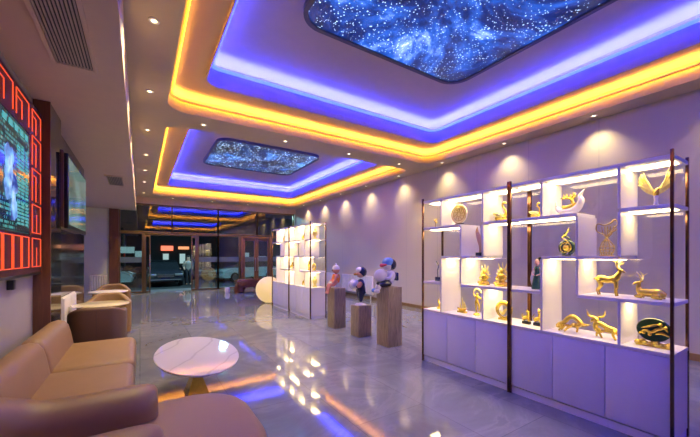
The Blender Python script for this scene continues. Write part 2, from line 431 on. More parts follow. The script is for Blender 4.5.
H1 = (0.36, 6.31, -3.4, 6.07); I1 = (0.85, 5.90, -2.8, 5.50)
H2 = (0.40, 6.33, 6.75, 14.87); I2 = (0.88, 5.85, 7.5, 14.15)
cm = MB()
tray(cm, XS, XR + 0.2, YF, 6.4, *H1, *I1)
tray(cm, XS, XR + 0.2, 6.4, YB + 0.12, *H2, *I2)
struct(cm.build('ceiling', M['ceil']))
box_struct('ceiling_deck', XS - 0.1, XR + 0.2, YF, YB + 0.12, 4.75, 4.9, M['ceil'])
ring_strip('cove_light_strip', H1, 0.06, 0.11, ZC + 0.115, M['yel'], 'warm yellow light strip in the outer ledge of the large near ceiling tray')
ring_strip('cove_light_strip', I1, 0.07, 0.12, 4.355, M['blu'], 'blue light strip in the inner ledge of the large near ceiling tray', 0.2)
ring_strip('cove_light_strip', H2, 0.06, 0.11, ZC + 0.115, M['yel'], 'warm yellow light strip in the outer ledge of the far ceiling tray by the entrance')
ring_strip('cove_light_strip', I2, 0.07, 0.12, 4.355, M['blu'], 'blue light strip in the inner ledge of the far ceiling tray by the entrance', 0.2)

def wash_strip(base, z, r, mat, label):
    # added slim bracket, opaque towards the room, its lamp brightening the cove's upright face
    a = lambda o, zz: rloop(base[0] - o, base[1] + o, base[2] - o, base[3] + o, max(0.05, r + o), zz, 8)
    mb = MB().loft([a(-0.001, z), a(-0.07, z), a(-0.07, z - 0.016), a(-0.064, z - 0.016), a(-0.064, z - 0.004), a(-0.001, z - 0.004), a(-0.001, z)], cap0=False, cap1=False)
    bm = mb.bm; bm.faces.ensure_lookup_table(); n = len(a(0, z))
    for i in range(3 * n, 4 * n): bm.faces[i].material_index = 1
    o = mb.build('edge_light_strip', M['ceil'], smooth=False, weld=False); o.data.materials.append(mat)
    tag(o, label, 'light strip', 'cove light strips')
def rim_panel(base, z, r, mat, label):
    # added flat emitter under the rim, brightening the cove face and room below
    a = lambda o, zz: rloop(base[0] - o, base[1] + o, base[2] - o, base[3] + o, max(0.05, r + o), zz, 8)
    mb = MB().loft([a(-0.001, z), a(-0.10, z), a(-0.10, z - 0.005), a(-0.001, z - 0.005), a(-0.001, z)], cap0=False, cap1=False)
    tag(mb.build('edge_light_strip', mat, smooth=False), label, 'light strip', 'cove light strips')
wash_strip(H1, ZC + 0.18, 0.32, M['yel2'], 'thin warm strip along the outer rim of the large near ceiling tray')
rim_panel(I1, 4.44, 0.22, M['blu3'], 'thin blue strip along the inner rim of the large near ceiling tray')
wash_strip(H2, ZC + 0.18, 0.32, M['yel2'], 'thin warm strip along the outer rim of the far ceiling tray by the entrance')
rim_panel(I2, 4.44, 0.22, M['blu3'], 'thin blue strip along the inner rim of the far ceiling tray by the entrance')
def star_panel(x0, x1, y0, y1, mat, label, zt=4.66):
    t = thing('star_ceiling_panel', label, 'ceiling light', ((x0 + x1) / 2, (y0 + y1) / 2, zt), 0, 'starry ceiling panels')
    hx, hy = (x1 - x0) / 2, (y1 - y0) / 2
    fr = MB()
    a = lambda o, z: rloop(-hx - o, hx + o, -hy - o, hy + o, 0.3 + o, z, 8)
    fr.loft([a(0.06, 0), a(0.06, -0.07), a(0.0, -0.07), a(0.0, -0.02)], cap0=False, cap1=False)
    fr.build('frame', M['gap'], t)
    s = MB(); s.loft([a(-0.002, -0.02), a(-0.002, -0.045)]); s.build('light_panel', mat, t, smooth=False)
star_panel(1.78, 4.80, -1.25, 3.98, M['stars'], 'large glowing starry night panel in the near ceiling tray')
star_panel(1.80, 4.78, 9.15, 11.9, M['stars2'], 'smaller dim starry panel in the far ceiling tray by the entrance')

# downlights
ORD = ['first', 'second', 'third', 'fourth', 'fifth', 'sixth', 'seventh', 'eighth', 'ninth', 'tenth', 'eleventh', 'twelfth']
dl_proto = None
def spot(x, y, z, power, size=95, blend=0.7, col=(1.0, 0.76, 0.36), r=0.03):
    l = bpy.data.lights.new('downlight_beam', 'SPOT'); l.energy = power; l.color = col
    l.spot_size = math.radians(size); l.spot_blend = blend; l.shadow_soft_size = r
    o = bpy.data.objects.new('downlight_beam', l); C.objects.link(o); o.location = (x, y, z)
    return o
def downlight(x, y, label, power, size=95, blend=0.7, z=ZC):
    global dl_proto
    if dl_proto is None:
        dl_proto = t = thing('ceiling_downlight', label, 'downlight', (x, y, z), 0, 'recessed ceiling downlights')
        MB().lathe([(0.027, 0.0), (0.05, 0.0), (0.052, -0.006), (0.048, -0.011), (0.027, -0.008), (0.027, 0.0)], 20, caps=False).build('trim_ring', M['white'], t)
        MB().lathe([(0.001, -0.002), (0.027, -0.002), (0.025, -0.007), (0.001, -0.007)], 16).build('lens', M['lens'], t)
    else: dup(dl_proto, (x, y, z), 0, label)
    spot(x, y, z - 0.02, power, size, blend)
for i, y in enumerate([14.55, 12.4, 10.7, 9.05, 7.25, 5.53, 3.85]):
    downlight(0.12, y, f'{ORD[i]} small round downlight from the glass front in the row beside the lowered ceiling', 72, 118)
for i, x in enumerate([0.97, 2.53, 4.09, 5.63]):
    downlight(x, 6.42, f'{ORD[i]} small downlight from the screen side on the beam between the two ceiling trays', 70, 118)
for i, x in enumerate([1.14, 2.66, 4.2, 5.72]):
    downlight(x, 15.3, f'{ORD[i]} small downlight from the screen side in the row above the glass front', 60, 112)
for i, y in enumerate([14.1, 12.42, 10.74, 9.06, 7.4, 5.74, 4.05, 2.43, 0.8]):
    downlight(6.47, y, f'{ORD[i]} small downlight from the glass front in the row along the plain wall', 38, 108, 1.0)

def vent(x0, x1, y0, y1, label, n):
    t = thing('ceiling_vent', label, 'vent', ((x0 + x1) / 2, (y0 + y1) / 2, ZS), 0, 'ceiling air vents')
    hx, hy = (x1 - x0) / 2, (y1 - y0) / 2
    MB().box(-hx, hx, -hy, hy, -0.004, -0.001).build('backing', M['black'], t, smooth=False)
    f = MB(); w = 0.035
    f.box(-hx - w, -hx, -hy - w, hy + w, -0.02, -0.0005, 0.004); f.box(hx, hx + w, -hy - w, hy + w, -0.02, -0.0005, 0.004)
    f.box(-hx, hx, -hy - w, -hy, -0.02, -0.0005, 0.004); f.box(-hx, hx, hy, hy + w, -0.02, -0.0005, 0.004)
    f.build('frame', M['soffit'], t)
    s = MB()
    for i in range(n):
        x = -hx + (i + 0.5) * 2 * hx / n
        s.box(x - 0.0065, x + 0.0065, -hy, hy, -0.018, -0.010)
    s.build('louver', M['slat'], t, smooth=False)
vent(-0.66, -0.385, 1.6, 4.06, 'long slatted air vent in the lowered ceiling above the neon screen', 11)
vent(-0.65, -0.36, 9.2, 10.3, 'small slatted air vent in the lowered ceiling beyond the television', 9)

# ------------------------------------------------------------------ glass front
def pane(mb, x0, x1, z0, z1, y=YB): mb.box(x0, x1, y, y + 0.012, z0, z1)
wn = [0]
def window(x0, x1, z0, z1, bars=(), stripe=False):
    wn[0] += 1
    m = MB(); pane(m, x0, x1, z0, z1); o = struct(m.build(f'window_{wn[0]}', M['glass'], smooth=False))
    f = MB(); w = 0.03
    f.box(x0 - w, x0 + w, YB - 0.06, YB + 0.07, z0 - w, z1 + w, 0.006); f.box(x1 - w, x1 + w, YB - 0.06, YB + 0.07, z0 - w, z1 + w, 0.006)
    f.box(x0 + w, x1 - w, YB - 0.055, YB + 0.065, z1 - w, z1 + w, 0.006); f.box(x0 + w, x1 - w, YB - 0.055, YB + 0.065, z0 - w, z0 + w, 0.006)
    f.build('window_frame', M['framegold'], o)
    if stripe:
        MB().box(x0 + w, x1 - w, YB - 0.006, YB - 0.002, 1.24, 1.46).build('frosted_band', M['stripe'], o, smooth=False)
    return o
window(-0.68, 0.09, 0.04, 2.42, stripe=True)
window(2.14, 2.98, 0.04, 2.42, stripe=True)
window(2.98, 3.92, 0.04, 2.42, stripe=True)
window(5.50, 6.62, 0.04, 2.42, stripe=True)
for a, b in ((-0.68, 1.14), (1.14, 2.98), (2.98, 4.75), (4.75, 6.62)): window(a, b, 2.48, 3.60)
box_struct('trim_3', -0.72, XR, YB - 0.10, YB + 0.12, 3.63, ZC, M['soffit'])                 # fascia over the glass
# entrance with its two sliding leaves drawn half open
d1 = struct(MB().box(0.10, 0.16, YB - 0.07, YB + 0.08, 0, 2.42, 0.006).box(2.06, 2.12, YB - 0.07, YB + 0.08, 0, 2.42, 0.006).box(0.16, 2.06, YB - 0.07, YB + 0.08, 2.36, 2.44, 0.006).build('door_1', M['framegold']))
for x0, x1 in ((0.16, 0.36), (1.86, 2.06)):
    lf = MB().box(x0 + 0.04, x1 - 0.04, YB - 0.135, YB - 0.123, 0.06, 2.30).build('door_leaf', M['glass'], d1, smooth=False)
    MB().box(x0, x0 + 0.045, YB - 0.15, YB - 0.105, 0.01, 2.355, 0.004).box(x1 - 0.045, x1, YB - 0.15, YB - 0.105, 0.01, 2.355, 0.004).box(x0 + 0.045, x1 - 0.045, YB - 0.15, YB - 0.105, 0.01, 0.08, 0.004).box(x0 + 0.045, x1 - 0.045, YB - 0.15, YB - 0.105, 2.28, 2.355, 0.004).build('leaf_frame', M['framegold'], lf)
    MB().tube([(x1 - 0.02 if x0 < 1 else x0 + 0.02, YB - 0.18, 0.75), (x1 - 0.02 if x0 < 1 else x0 + 0.02, YB - 0.18, 1.55)], 0.014, 8, 1).build('pull_handle', M['steel'], lf)
d2 = struct(MB().box(3.97, 4.07, YB - 0.09, YB + 0.09, 0, 2.42, 0.008).box(5.36, 5.46, YB - 0.09, YB + 0.09, 0, 2.42, 0.008).box(4.07, 5.36, YB - 0.09, YB + 0.09, 2.33, 2.42, 0.008).build('door_2', M['doorwood']))
for x0, x1 in ((4.075, 4.71), (4.72, 5.355)):
    lf = MB().box(x0 + 0.09, x1 - 0.09, YB - 0.005, YB + 0.007, 0.2, 2.24).build('door_leaf', M['glass'], d2, smooth=False)
    MB().box(x0, x0 + 0.1, YB - 0.03, YB + 0.03, 0.01, 2.325, 0.006).box(x1 - 0.1, x1, YB - 0.03, YB + 0.03, 0.01, 2.325, 0.006).box(x0 + 0.1, x1 - 0.1, YB - 0.03, YB + 0.03, 0.01, 0.22, 0.006).box(x0 + 0.1, x1 - 0.1, YB - 0.03, YB + 0.03, 2.22, 2.325, 0.006).build('leaf_frame', M['doorwood'], lf)
    hx = x1 - 0.05 if x0 < 4.5 else x0 + 0.05
    MB().tube([(hx, YB - 0.03, 0.8), (hx, YB - 0.08, 0.85), (hx, YB - 0.08, 1.35), (hx, YB - 0.03, 1.4)], 0.012, 8, 3).build('pull_handle', M['steel'], lf)
    MB().box(x0 + 0.1, x1 - 0.1, YB - 0.009, YB - 0.006, 1.24, 1.46).build('frosted_band', M['stripe'], lf, smooth=False)

# ------------------------------------------------------------------ screen side of the room
box_struct('trim_4', -1.25, -0.9, 5.22, 5.84, 0, ZS, M['mirrorcol'])                        # column: smoked mirror sides
box_struct('trim_5', -1.25, -0.895, 5.19, 5.22, 0, ZS, M['woodcol'])                        # its timber face
box_struct('wall_glossy', -1.25, -1.0, 5.84, 8.9, 0, ZS, M['stone'])

def led_wall():
    Y0, Y1, Z0, Z1 = 1.55, 5.13, 1.32, 3.12
    t = thing('video_wall', 'large screen of teal data rows framed by red neon rectangles above the sofa', 'screen', (XL, 0, 0))
    MB().box(0.0, 0.075, Y0 - 0.03, Y1 + 0.03, Z0 - 0.03, Z1 + 0.03, 0.006).build('cabinet_frame', M['black'], t)
    MB().box(0.075, 0.082, Y0 + 0.45, 4.655, 1.73, 2.75).build('data_display', M['ledrows'], t, smooth=False)
    rp = MB()
    rp.box(0.075, 0.08, Y0, Y1 - 0.01, 2.77, Z1); rp.box(0.075, 0.08, Y0, Y1 - 0.01, Z0, 1.715)
    rp.box(0.075, 0.08, 4.67, Y1 - 0.01, 1.715, 2.77); rp.box(0.075, 0.08, Y0, Y0 + 0.43, 1.715, 2.77)
    rp.build('red_border', M['redpanel'], t, smooth=False)
    bars = MB()
    for i in range(16):
        y = 2.1 + i * 0.16
        bars.prism([(0.084, 2.66), (0.086, 2.66), (0.086, 2.72), (0.084, 2.72)], y, y + 0.10)
    bars.build('teal_header', M['ledbar'], t, smooth=False)
    random.seed(3)
    for yc in (4.30, 4.42, 4.56):
        col = MB()
        for i in range(24):
            if i % 8 == 7: continue
            z = 1.80 + i * 0.033; y = yc - 0.045
            while y < yc + 0.04:
                w_ = random.uniform(0.008, 0.02); col.box(0.084, 0.0855, y, y + w_, z, z + 0.021); y += w_ + 0.006
        col.build('data_column', M['ledbar'], t, smooth=False)
    def neon(y0, y1, z0, z1, kind=0):
        m = MB(); r = 0.005; x = 0.091
        if kind == 0:
            m.tube([(x, y0, z0), (x, y0, z1)], r, 6, 1); m.tube([(x, y0, z1), (x, y1, z1)], r, 6, 1); m.tube([(x, y1, z1), (x, y1, z0)], r, 6, 1)
            ym = y0 + (y1 - y0) * 0.42
            m.tube([(x, ym, z0), (x, ym, z1 - 0.07)], r, 6, 1); m.tube([(x, y0, z1 - 0.07), (x, ym, z1 - 0.07)], r, 6, 1)
        else:
            for a, b in (((y0, z0), (y0, z1)), ((y0, z1), (y1, z1)), ((y1, z1), (y1, z0)), ((y1, z0), (y0, z0))): m.tube([(x, a[0], a[1]), (x, b[0], b[1])], r, 6, 1)
            if kind == 2:
                m.tube([(x, (y0 + y1) / 2, z0 + 0.0), (x, (y0 + y1) / 2, z1 - 0.1)], r * 0.8, 6, 1)
        m.build('neon_tube', M['neon'], t)
    for z0, z1 in ((2.82, 3.06), (2.47, 2.78), (2.09, 2.43), (1.75, 2.05), (1.385, 1.69)): neon(4.73, 5.07, z0, z1, 0 if z0 > 1.8 else 2)
    y = 4.60
    while y > Y0 + 0.3: neon(y - 0.40, y, 2.82, 3.06, 0); y -= 0.50
    y = 4.60
    while y > Y0 + 0.2: neon(y - 0.22, y, 1.385, 1.69, 1); y -= 0.26
    # glowing blue shape on the display
    x = 0.0835
    def blob(cy, cz, ry, rz, mat, name, ph=0, xx=x):
        m = MB(); n = 28; lo, hi = [], []
        for i in range(n):
            a = 2 * PI * i / n; k = 1 + 0.14 * math.sin(3 * a + ph) + 0.09 * math.sin(7 * a + 2 * ph)
            lo.append((xx, cy + ry * k * math.cos(a), cz + rz * k * math.sin(a))); hi.append((xx + 0.002, cy + ry * k * math.cos(a), cz + rz * k * math.sin(a)))
        m.loft([lo, hi]); m.build(name, mat, t, smooth=False)
    blob(4.03, 2.36, 0.12, 0.13, M['ledfig'], 'glowing_image', 0.5)
    blob(4.06, 2.15, 0.18, 0.15, M['ledfig'], 'glowing_image', 1.7, x + 0.0022)
    blob(4.14, 1.94, 0.09, 0.13, M['ledfig'], 'glowing_image', 2.6, x + 0.0044)
    blob(4.03, 2.24, 0.06, 0.17, M['ledfig2'], 'glowing_image', 0.2, x + 0.007)
    blob(4.12, 2.02, 0.04, 0.11, M['ledfig2'], 'glowing_image', 2.2, x + 0.007)
    sp = MB(); sp.box(0.0, 0.05, 4.30, 4.38, 1.18, 1.27, 0.006); sp.build('junction_box', M['black'], t)
led_wall()

def television():
    t = thing('television', 'wall mounted flat television in a dark wooden box past the mirrored column', 'television', (-1.0, 0, 0))
    MB().box(0.0, 0.12, 5.86, 7.66, 1.90, 2.95, 0.005).build('mount_box', M['woodcol'], t)
    MB().box(0.12, 0.165, 5.90, 7.66, 1.88, 2.92, 0.01).build('casing', M['black'], t)
    sm, nt, b = new_mat('tv_screen')
    v = mapped(nt, (1, 0.9, 1.4)); n = N(nt, 'ShaderNodeTexNoise', Scale=1.5, Detail=3.0); nt.links.new(v, n.inputs['Vector'])
    nt.links.new(ramp(nt, n.outputs['Fac'], [(0.35, (0.02, 0.045, 0.04)), (0.7, (0.10, 0.17, 0.15))]), b.inputs['Emission Color'])
    b.inputs['Emission Strength'].default_value = 0.8; b.inputs['Base Color'].default_value = (0.01, 0.012, 0.012, 1); b.inputs['Roughness'].default_value = 0.08
    MB().box(0.165, 0.168, 5.95, 7.61, 1.94, 2.87).build('screen', sm, t, smooth=False)
television()
def white_cabinet():
    t = thing('low_cabinet', 'low white cabinet against the dark glossy wall behind the first armchair', 'cabinet', (-0.995, 6.9, 0))
    MB().box(0.0, 0.04, -0.55, 0.55, 0.05, 0.88, 0.008).build('body', M['white'], t)
    MB().box(0.0, 0.03, -0.53, 0.53, 0.0, 0.05).build('plinth', M['gap'], t, smooth=False)
    for y in (-0.54, 0.006): MB().box(0.04, 0.055, y, y + 0.534, 0.06, 0.86, 0.004).build('door', M['white'], t)
white_cabinet()

# ------------------------------------------------------------------ seating
def tub_path(hw, back, front, r, n=8):
    """U in plan, opening towards +x: far end (+y) -> back -> near end (-y)"""
    p = [(front, hw)]
    for i in range(5): p.append((front + (back + r - front) * (i + 1) / 6, hw))
    for i in range(n + 1):
        a = PI / 2 + (PI / 2) * i / n; p.append((back + r + r * math.cos(a), hw - r + r * math.sin(a)))
    for i in range(3): p.append((back, (hw - r) * (1 - 2 * (i + 1) / 4)))
    for i in range(n + 1):
        a = PI + (PI / 2) * i / n; p.append((back + r + r * math.cos(a), -hw + r + r * math.sin(a)))
    for i in range(5): p.append((back + r + (front - back - r) * (i + 1) / 6, -hw))
    p.append((front, -hw)); return p
def tub_shell(hw, back, front, r, thick, z0, zb, za, lean=0.0):
    """arms and backrest as one swept upholstered shell with a rounded top and rounded ends"""
    P = tub_path(hw, back, front, r); L = [0.0]
    for a, b in zip(P, P[1:]): L.append(L[-1] + math.hypot(b[0] - a[0], b[1] - a[1]))
    tot = L[-1]; loops = []; m = len(P)
    extra = []
    for i in range(m):
        a, b = P[max(i - 1, 0)], P[min(i + 1, m - 1)]
        d = Vector((b[0] - a[0], b[1] - a[1])).normalized(); nrm = Vector((d.y, -d.x))
        s = L[i] / tot; w = min(1, max(0, (math.sin(PI * s) - 0.62) / 0.36)); w = w * w * (3 - 2 * w); zt = za + (zb - za) * w
        extra.append((Vector(P[i]), d, nrm, zt))
    def section(c, nrm, zt, k, kz, push=Vector((0, 0))):
        th = thick * k; lp = []; nn = 7; rad = th / 2
        zz = z0 + (zt - z0) * kz
        prof = [(-rad * 0.86, z0), (-rad, z0 + 0.03)]
        for j in range(nn + 1):
            a = PI - PI * j / nn; prof.append((rad * math.cos(a), zz - rad * 0.8 + rad * 0.8 * math.sin(a)))
        prof += [(rad, z0 + 0.03), (rad * 0.86, z0)]
        for q, z in prof:
            w = lean * (z - z0)
            pt = c + nrm * (q) + push; lp.append((pt.x - w * 0, pt.y, z))
        return lp
    c, d, nrm, zt = extra[0]
    for k, kz, off in ((0.5, 0.93, 0.36), (0.76, 0.97, 0.31), (0.93, 0.992, 0.19)): loops.append(section(c, nrm, zt, k, kz, -d * thick * off))
    for c, d, nrm, zt in extra: loops.append(section(c, nrm, zt, 1, 1))
    c, d, nrm, zt = extra[-1]
    for k, kz, off in ((0.93, 0.992, 0.19), (0.76, 0.97, 0.31), (0.5, 0.93, 0.36)): loops.append(section(c, nrm, zt, k, kz, d * thick * off))
    return MB().loft(loops)
def cushion(mb, x0, x1, y0, y1, z0, z1, r, bulge=0.03, rv=0.05):
    """upholstered block with round plan corners, a soft edge and a slightly domed top"""
    cx, cy = (x0 + x1) / 2, (y0 + y1) / 2; loops = []
    n = 8
    def L(o, z): return rloop(x0 + o, x1 - o, y0 + o, y1 - o, max(0.012, r - o), z, n)
    loops.append(L(rv * 0.4, z0))
    loops.append(L(0.004, z0 + rv * 0.4))
    loops.append(L(-0.006, (z0 + z1) / 2))
    for i in range(6):
        a = PI / 2 * i / 5; loops.append(L(rv * (1 - math.cos(a)), z1 - rv + rv * math.sin(a)))
    mx = min(x1 - x0, y1 - y0) / 2
    for f in (0.45, 0.7, 0.88): 
        lp = [(cx + (x - cx) * (1 - f), cy + (y - cy) * (1 - f), z1 + bulge * math.sin(f * PI / 2)) for x, y, z in L(rv, z1)]
        loops.append(lp)
    return mb.loft(loops)

def sofa():
    t = thing('sofa', 'long brown leather sofa of two seat cushions under the neon screen', 'sofa', (-1.0, 4.06, 0))
    W = 1.235
    for i, y0 in enumerate((-1.23, 0.012)):
        cushion(MB(), 0.22, 0.955, y0, y0 + W - 0.012, 0.12, 0.425, 0.10, 0.012, 0.07).build('seat_cushion', M['leather'], t)
        # backrest: rounded roll leaning back
        m = MB(); prof = [(0.04, 0.10), (0.03, 0.5), (0.05, 0.65), (0.10, 0.71), (0.165, 0.728), (0.225, 0.71), (0.262, 0.66), (0.285, 0.57), (0.31, 0.42), (0.32, 0.30), (0.31, 0.10)]
        y1 = y0 + W - 0.012; loops = []
        cxm, czm = 0.17, 0.44
        for y, k in ((y0, 0.86), (y0 + 0.012, 0.94), (y0 + 0.035, 0.985), (y0 + 0.08, 1.0), (y1 - 0.08, 1.0), (y1 - 0.035, 0.985), (y1 - 0.012, 0.94), (y1, 0.86)):
            loops.append([(cxm + (x - cxm) * k, y, max(0.10, czm + (z - czm) * k)) for x, z in prof])
        m.loft(loops); m.build('backrest', M['leather'], t)
    MB().box(0.06, 0.92, -1.21, 1.23, 0.05, 0.13, 0.01).build('base', M['leather2'], t)
    for x in (0.1, 0.86):
        for y in (-1.15, 1.17): MB().lathe([(0.02, 0.0), (0.028, 0.05)], 12, (x, y, 0)).build('foot', M['black'], t)
sofa()

def armchair(name, label, loc, rz, hw, depth, zb, za, seat_front, thick=0.15, mat='leather', seatz=0.42, r=0.3, seat_r=0.2, group=None, T=False, seam=True):
    t = thing(name, label, 'armchair', loc, rz, group)
    tub_shell(hw - thick / 2, thick / 2, depth, r, thick, 0.07, zb, za).build('backrest', M[mat], t)
    inner = hw - thick * 0.55 if not T else hw + 0.06
    cushion(MB(), thick * 0.6, seat_front, -inner, inner, 0.12, seatz, seat_r, 0.02, 0.07).build('seat', M[mat], t)
    MB().box(0.12, max(depth, seat_front) - 0.14, -hw + 0.1, hw - 0.1, 0.03, 0.13, 0.02).build('base', M['black'], t)
    for x in (0.18, max(depth, seat_front) - 0.2):
        for y in (-hw + 0.16, hw - 0.16): MB().lathe([(0.016, 0.0), (0.022, 0.035)], 10, (x, y, 0)).build('foot', M['steel'], t)
    if seam:
        m = MB(); m.tube([(-0.0005, 0, 0.1), (-0.0005, 0, zb - 0.09), (0.006, 0, zb - 0.045)], 0.003, 6, 2); m.build('back_seam', M['seam'], t)
    return t
# near lounge chair facing the room, its arms at the bottom of the view
armchair('lounge_chair', 'wide brown leather lounge chair with deep rounded seat beside the oval marble table', (-0.93, 2.13, 0), 0,
         0.46, 0.91, 0.80, 0.69, 1.57, 0.32, 'leather', 0.50, 0.30, 0.36, None, True, False)
armchair('tub_armchair', 'dark brown tub armchair with its back turned to the long sofa', (-0.505, 5.66, 0), PI / 2, 0.335, 0.52, 0.79, 0.71, 0.62, 0.10, 'leather2', 0.43, 0.16, 0.12, 'tub armchairs along the screen side')
armchair('tub_armchair', 'brown tub armchair between the two round tables along the screen side', (-0.50, 8.02, 0), -PI / 2, 0.36, 0.52, 0.78, 0.66, 0.64, 0.10, 'leather', 0.43, 0.26, 0.12, 'tub armchairs along the screen side')
armchair('tub_armchair', 'brown tub armchair farthest from the sofa, behind the farther round table', (-0.57, 10.36, 0), -PI / 2, 0.38, 0.54, 0.79, 0.66, 0.66, 0.10, 'leather', 0.43, 0.26, 0.12, 'tub armchairs along the screen side')

def round_table(loc, r, h, label, mat):
    t = thing('round_side_table', label, 'table', loc, 0, 'round tables between the tub armchairs')
    MB().lathe([(r * 0.9, h - 0.03), (r, h - 0.018), (r, h - 0.006), (r - 0.008, h)], 48).build('tabletop', mat, t)
    MB().lathe([(0.03, 0.02), (0.028, 0.1), (0.028, h - 0.05), (0.09, h - 0.03)], 20).build('pedestal_column', M['gold'], t)
    MB().lathe([(0.2, 0.0), (0.2, 0.012), (0.05, 0.03)], 32).build('foot_plate', M['gold'], t)
round_table((-0.535, 6.72, 0), 0.385, 0.72, 'round cream table right behind the dark tub armchair', M['tabletop'])
round_table((-0.585, 9.0, 0), 0.36, 0.72, 'round white table farther along, next to the farthest tub armchair', M['white'])

def coffee_table():
    t = thing('coffee_table', 'oval white marble coffee table on a gold base in front of the sofa', 'coffee table', (0.52, 3.9, 0))
    a, b, h = 0.405, 0.78, 0.45; n = 64
    L = lambda k, z: [((a + k) * math.cos(2 * PI * i / n), (b + k) * math.sin(2 * PI * i / n), z) for i in range(n)]
    MB().loft([L(-0.03, h - 0.03), L(-0.004, h - 0.018), L(0, h - 0.006), L(-0.006, h)]).build('tabletop', M['marble'], t)
    m = MB()
    R = lambda hx, hy, z: [(-hx, -hy, z), (hx, -hy, z), (hx, hy, z), (-hx, hy, z)]
    m.loft([R(0.115, 0.15, 0.0), R(0.11, 0.145, 0.015), R(0.05, 0.07, 0.2), R(0.055, 0.08, 0.28), R(0.12, 0.18, h - 0.03)])
    m.build('base', M['gold'], t, smooth=False)
coffee_table()

# ------------------------------------------------------------------ display cabinets
COLS = [0.0, 0.335, 0.655, 0.975, 1.315]; ZR = dict(ct=0.745, d=1.14, c=1.5, a=1.905, top=2.285); DP = 0.40
def display_cabinet(label, loc):
    """local x = depth, local y runs from 0 (end nearest the camera) to 1.315"""
    t = thing('display_cabinet', label, 'cabinet', loc, 0, 'white open display cabinets')
    W = 1.315; c = [W - q for q in COLS]       # c[0] is the end farthest along +y
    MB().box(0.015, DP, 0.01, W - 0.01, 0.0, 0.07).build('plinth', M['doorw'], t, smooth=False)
    MB().box(0.02, DP, 0.004, W - 0.004, 0.075, ZR['ct'] - 0.03).build('carcass', M['white'], t, smooth=False)
    for i in range(3):
        y0 = 0.006 + i * (W - 0.012) / 3
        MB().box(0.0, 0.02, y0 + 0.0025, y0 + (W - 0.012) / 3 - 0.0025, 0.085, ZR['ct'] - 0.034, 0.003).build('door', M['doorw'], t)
    T = 0.03
    def shelf(name, a, b, z): MB().box(0.0, DP, c[b], c[a], z - T, z, 0.002, 1).build(name, M['white'], t)
    def strip(a, b, z):
        MB().box(0.12, 0.27, c[b] + 0.03, c[a] - 0.03, z - T - 0.006, z - T).build('light_strip', M['strip'], t, smooth=False)
    shelf('countertop', 0, 4, ZR['ct']); shelf('top_panel', 0, 4, ZR['top']); 
    for a, b, k in ((0, 2, 'a'), (3, 4, 'a'), (1, 3, 'c'), (0, 1, 'd'), (2, 4, 'd')): shelf('shelf', a, b, ZR[k]); strip(a, b, ZR[k])
    for a, b in ((0, 1), (1, 3), (3, 4)): strip(a, b, ZR['top'])
    def div(k, z0, z1): MB().box(0.0, DP, c[k] - 0.011, c[k] + 0.011, z0, z1, 0.002, 1).build('divider', M['white'], t)
    a, cc, d, ct, tp = ZR['a'], ZR['c'], ZR['d'], ZR['ct'], ZR['top'] - T
    for k, z0, z1 in ((1, a, tp), (3, a, tp), (2, cc, a - T), (3, cc, a - T), (1, ct, cc - T), (2, d, cc - T), (3, ct, d - T)): div(k, z0, z1)
    for x in (-0.018, DP - 0.01):
        for y in (-0.002, W - 0.018): MB().box(x, x + 0.028, y, y + 0.02, 0, 2.32, 0.003).build('post', M['bronze'], t)
    MB().box(DP - 0.004, DP, 0.03, W - 0.03, ct, tp).build('glass_back', M['clear'], t, smooth=False)
    return t
cab = display_cabinet('white display cabinet with gold stag and bulls, at the near end', (3.43, 0.765, 0))
XF2 = 3.37
dup(cab, (3.43, 2.085, 0), 0, 'white display cabinet with the gold plate and dancer, joined to the one with bulls')
dup(cab, (XF2, 6.955, 0), 0, 'white display cabinet behind the three wooden pedestals')
dup(cab, (XF2, 8.275, 0), 0, 'white display cabinet next to the glowing globe')

# ------------------------------------------------------------------ ornaments: local x = along the shelf towards the camera end, y = into the shelf, z = up
SH = -PI / 2
def orn(name, label, cat, y, z, x=3.62, tw=0.0, group='ornaments in the near display cabinets'):
    return thing(name, label, cat, (x, y, z), SH + tw, group)
Zt = ZR
def g(mb, name, t, mat='gold'): return mb.build(name, M[mat], t)
def plinth(t, w, d, h, mat='black', bev=0.004):
    MB().box(-w / 2, w / 2, -d / 2, d / 2, 0, h, bev).build('base', M[mat], t)

# -- plate on stand
t = orn('decorative_plate', 'round gold plate on a dark stand on the upper shelf', 'plate', 2.90, Zt['a'])
g(MB().lathe([(0.001, -0.004), (0.05, -0.004), (0.06, 0.0), (0.105, -0.012), (0.128, -0.016), (0.13, -0.006), (0.105, 0.004), (0.055, 0.012), (0.001, 0.012)], 40, (0, -0.01, 0.155), 'Y'), 'plate', t, 'ivory')
m = MB()
for r in (0.03, 0.09, 0.118): m.tube([(r * math.cos(2 * PI * i / 16), -0.024, 0.155 + r * math.sin(2 * PI * i / 16)) for i in range(16)], 0.005, 6, 2, True)
for i in range(10):
    a = 2 * PI * i / 10; m.tube([(0.04 * math.cos(a), -0.022, 0.155 + 0.04 * math.sin(a)), (0.085 * math.cos(a + 0.3), -0.024, 0.155 + 0.085 * math.sin(a + 0.3))], 0.005, 6, 2)
g(m, 'relief', t)
m = MB(); m.box(-0.07, 0.07, -0.045, 0.045, 0, 0.02, 0.005); m.box(-0.06, 0.06, -0.03, 0.012, 0.02, 0.034, 0.004); g(m, 'stand', t, 'black')
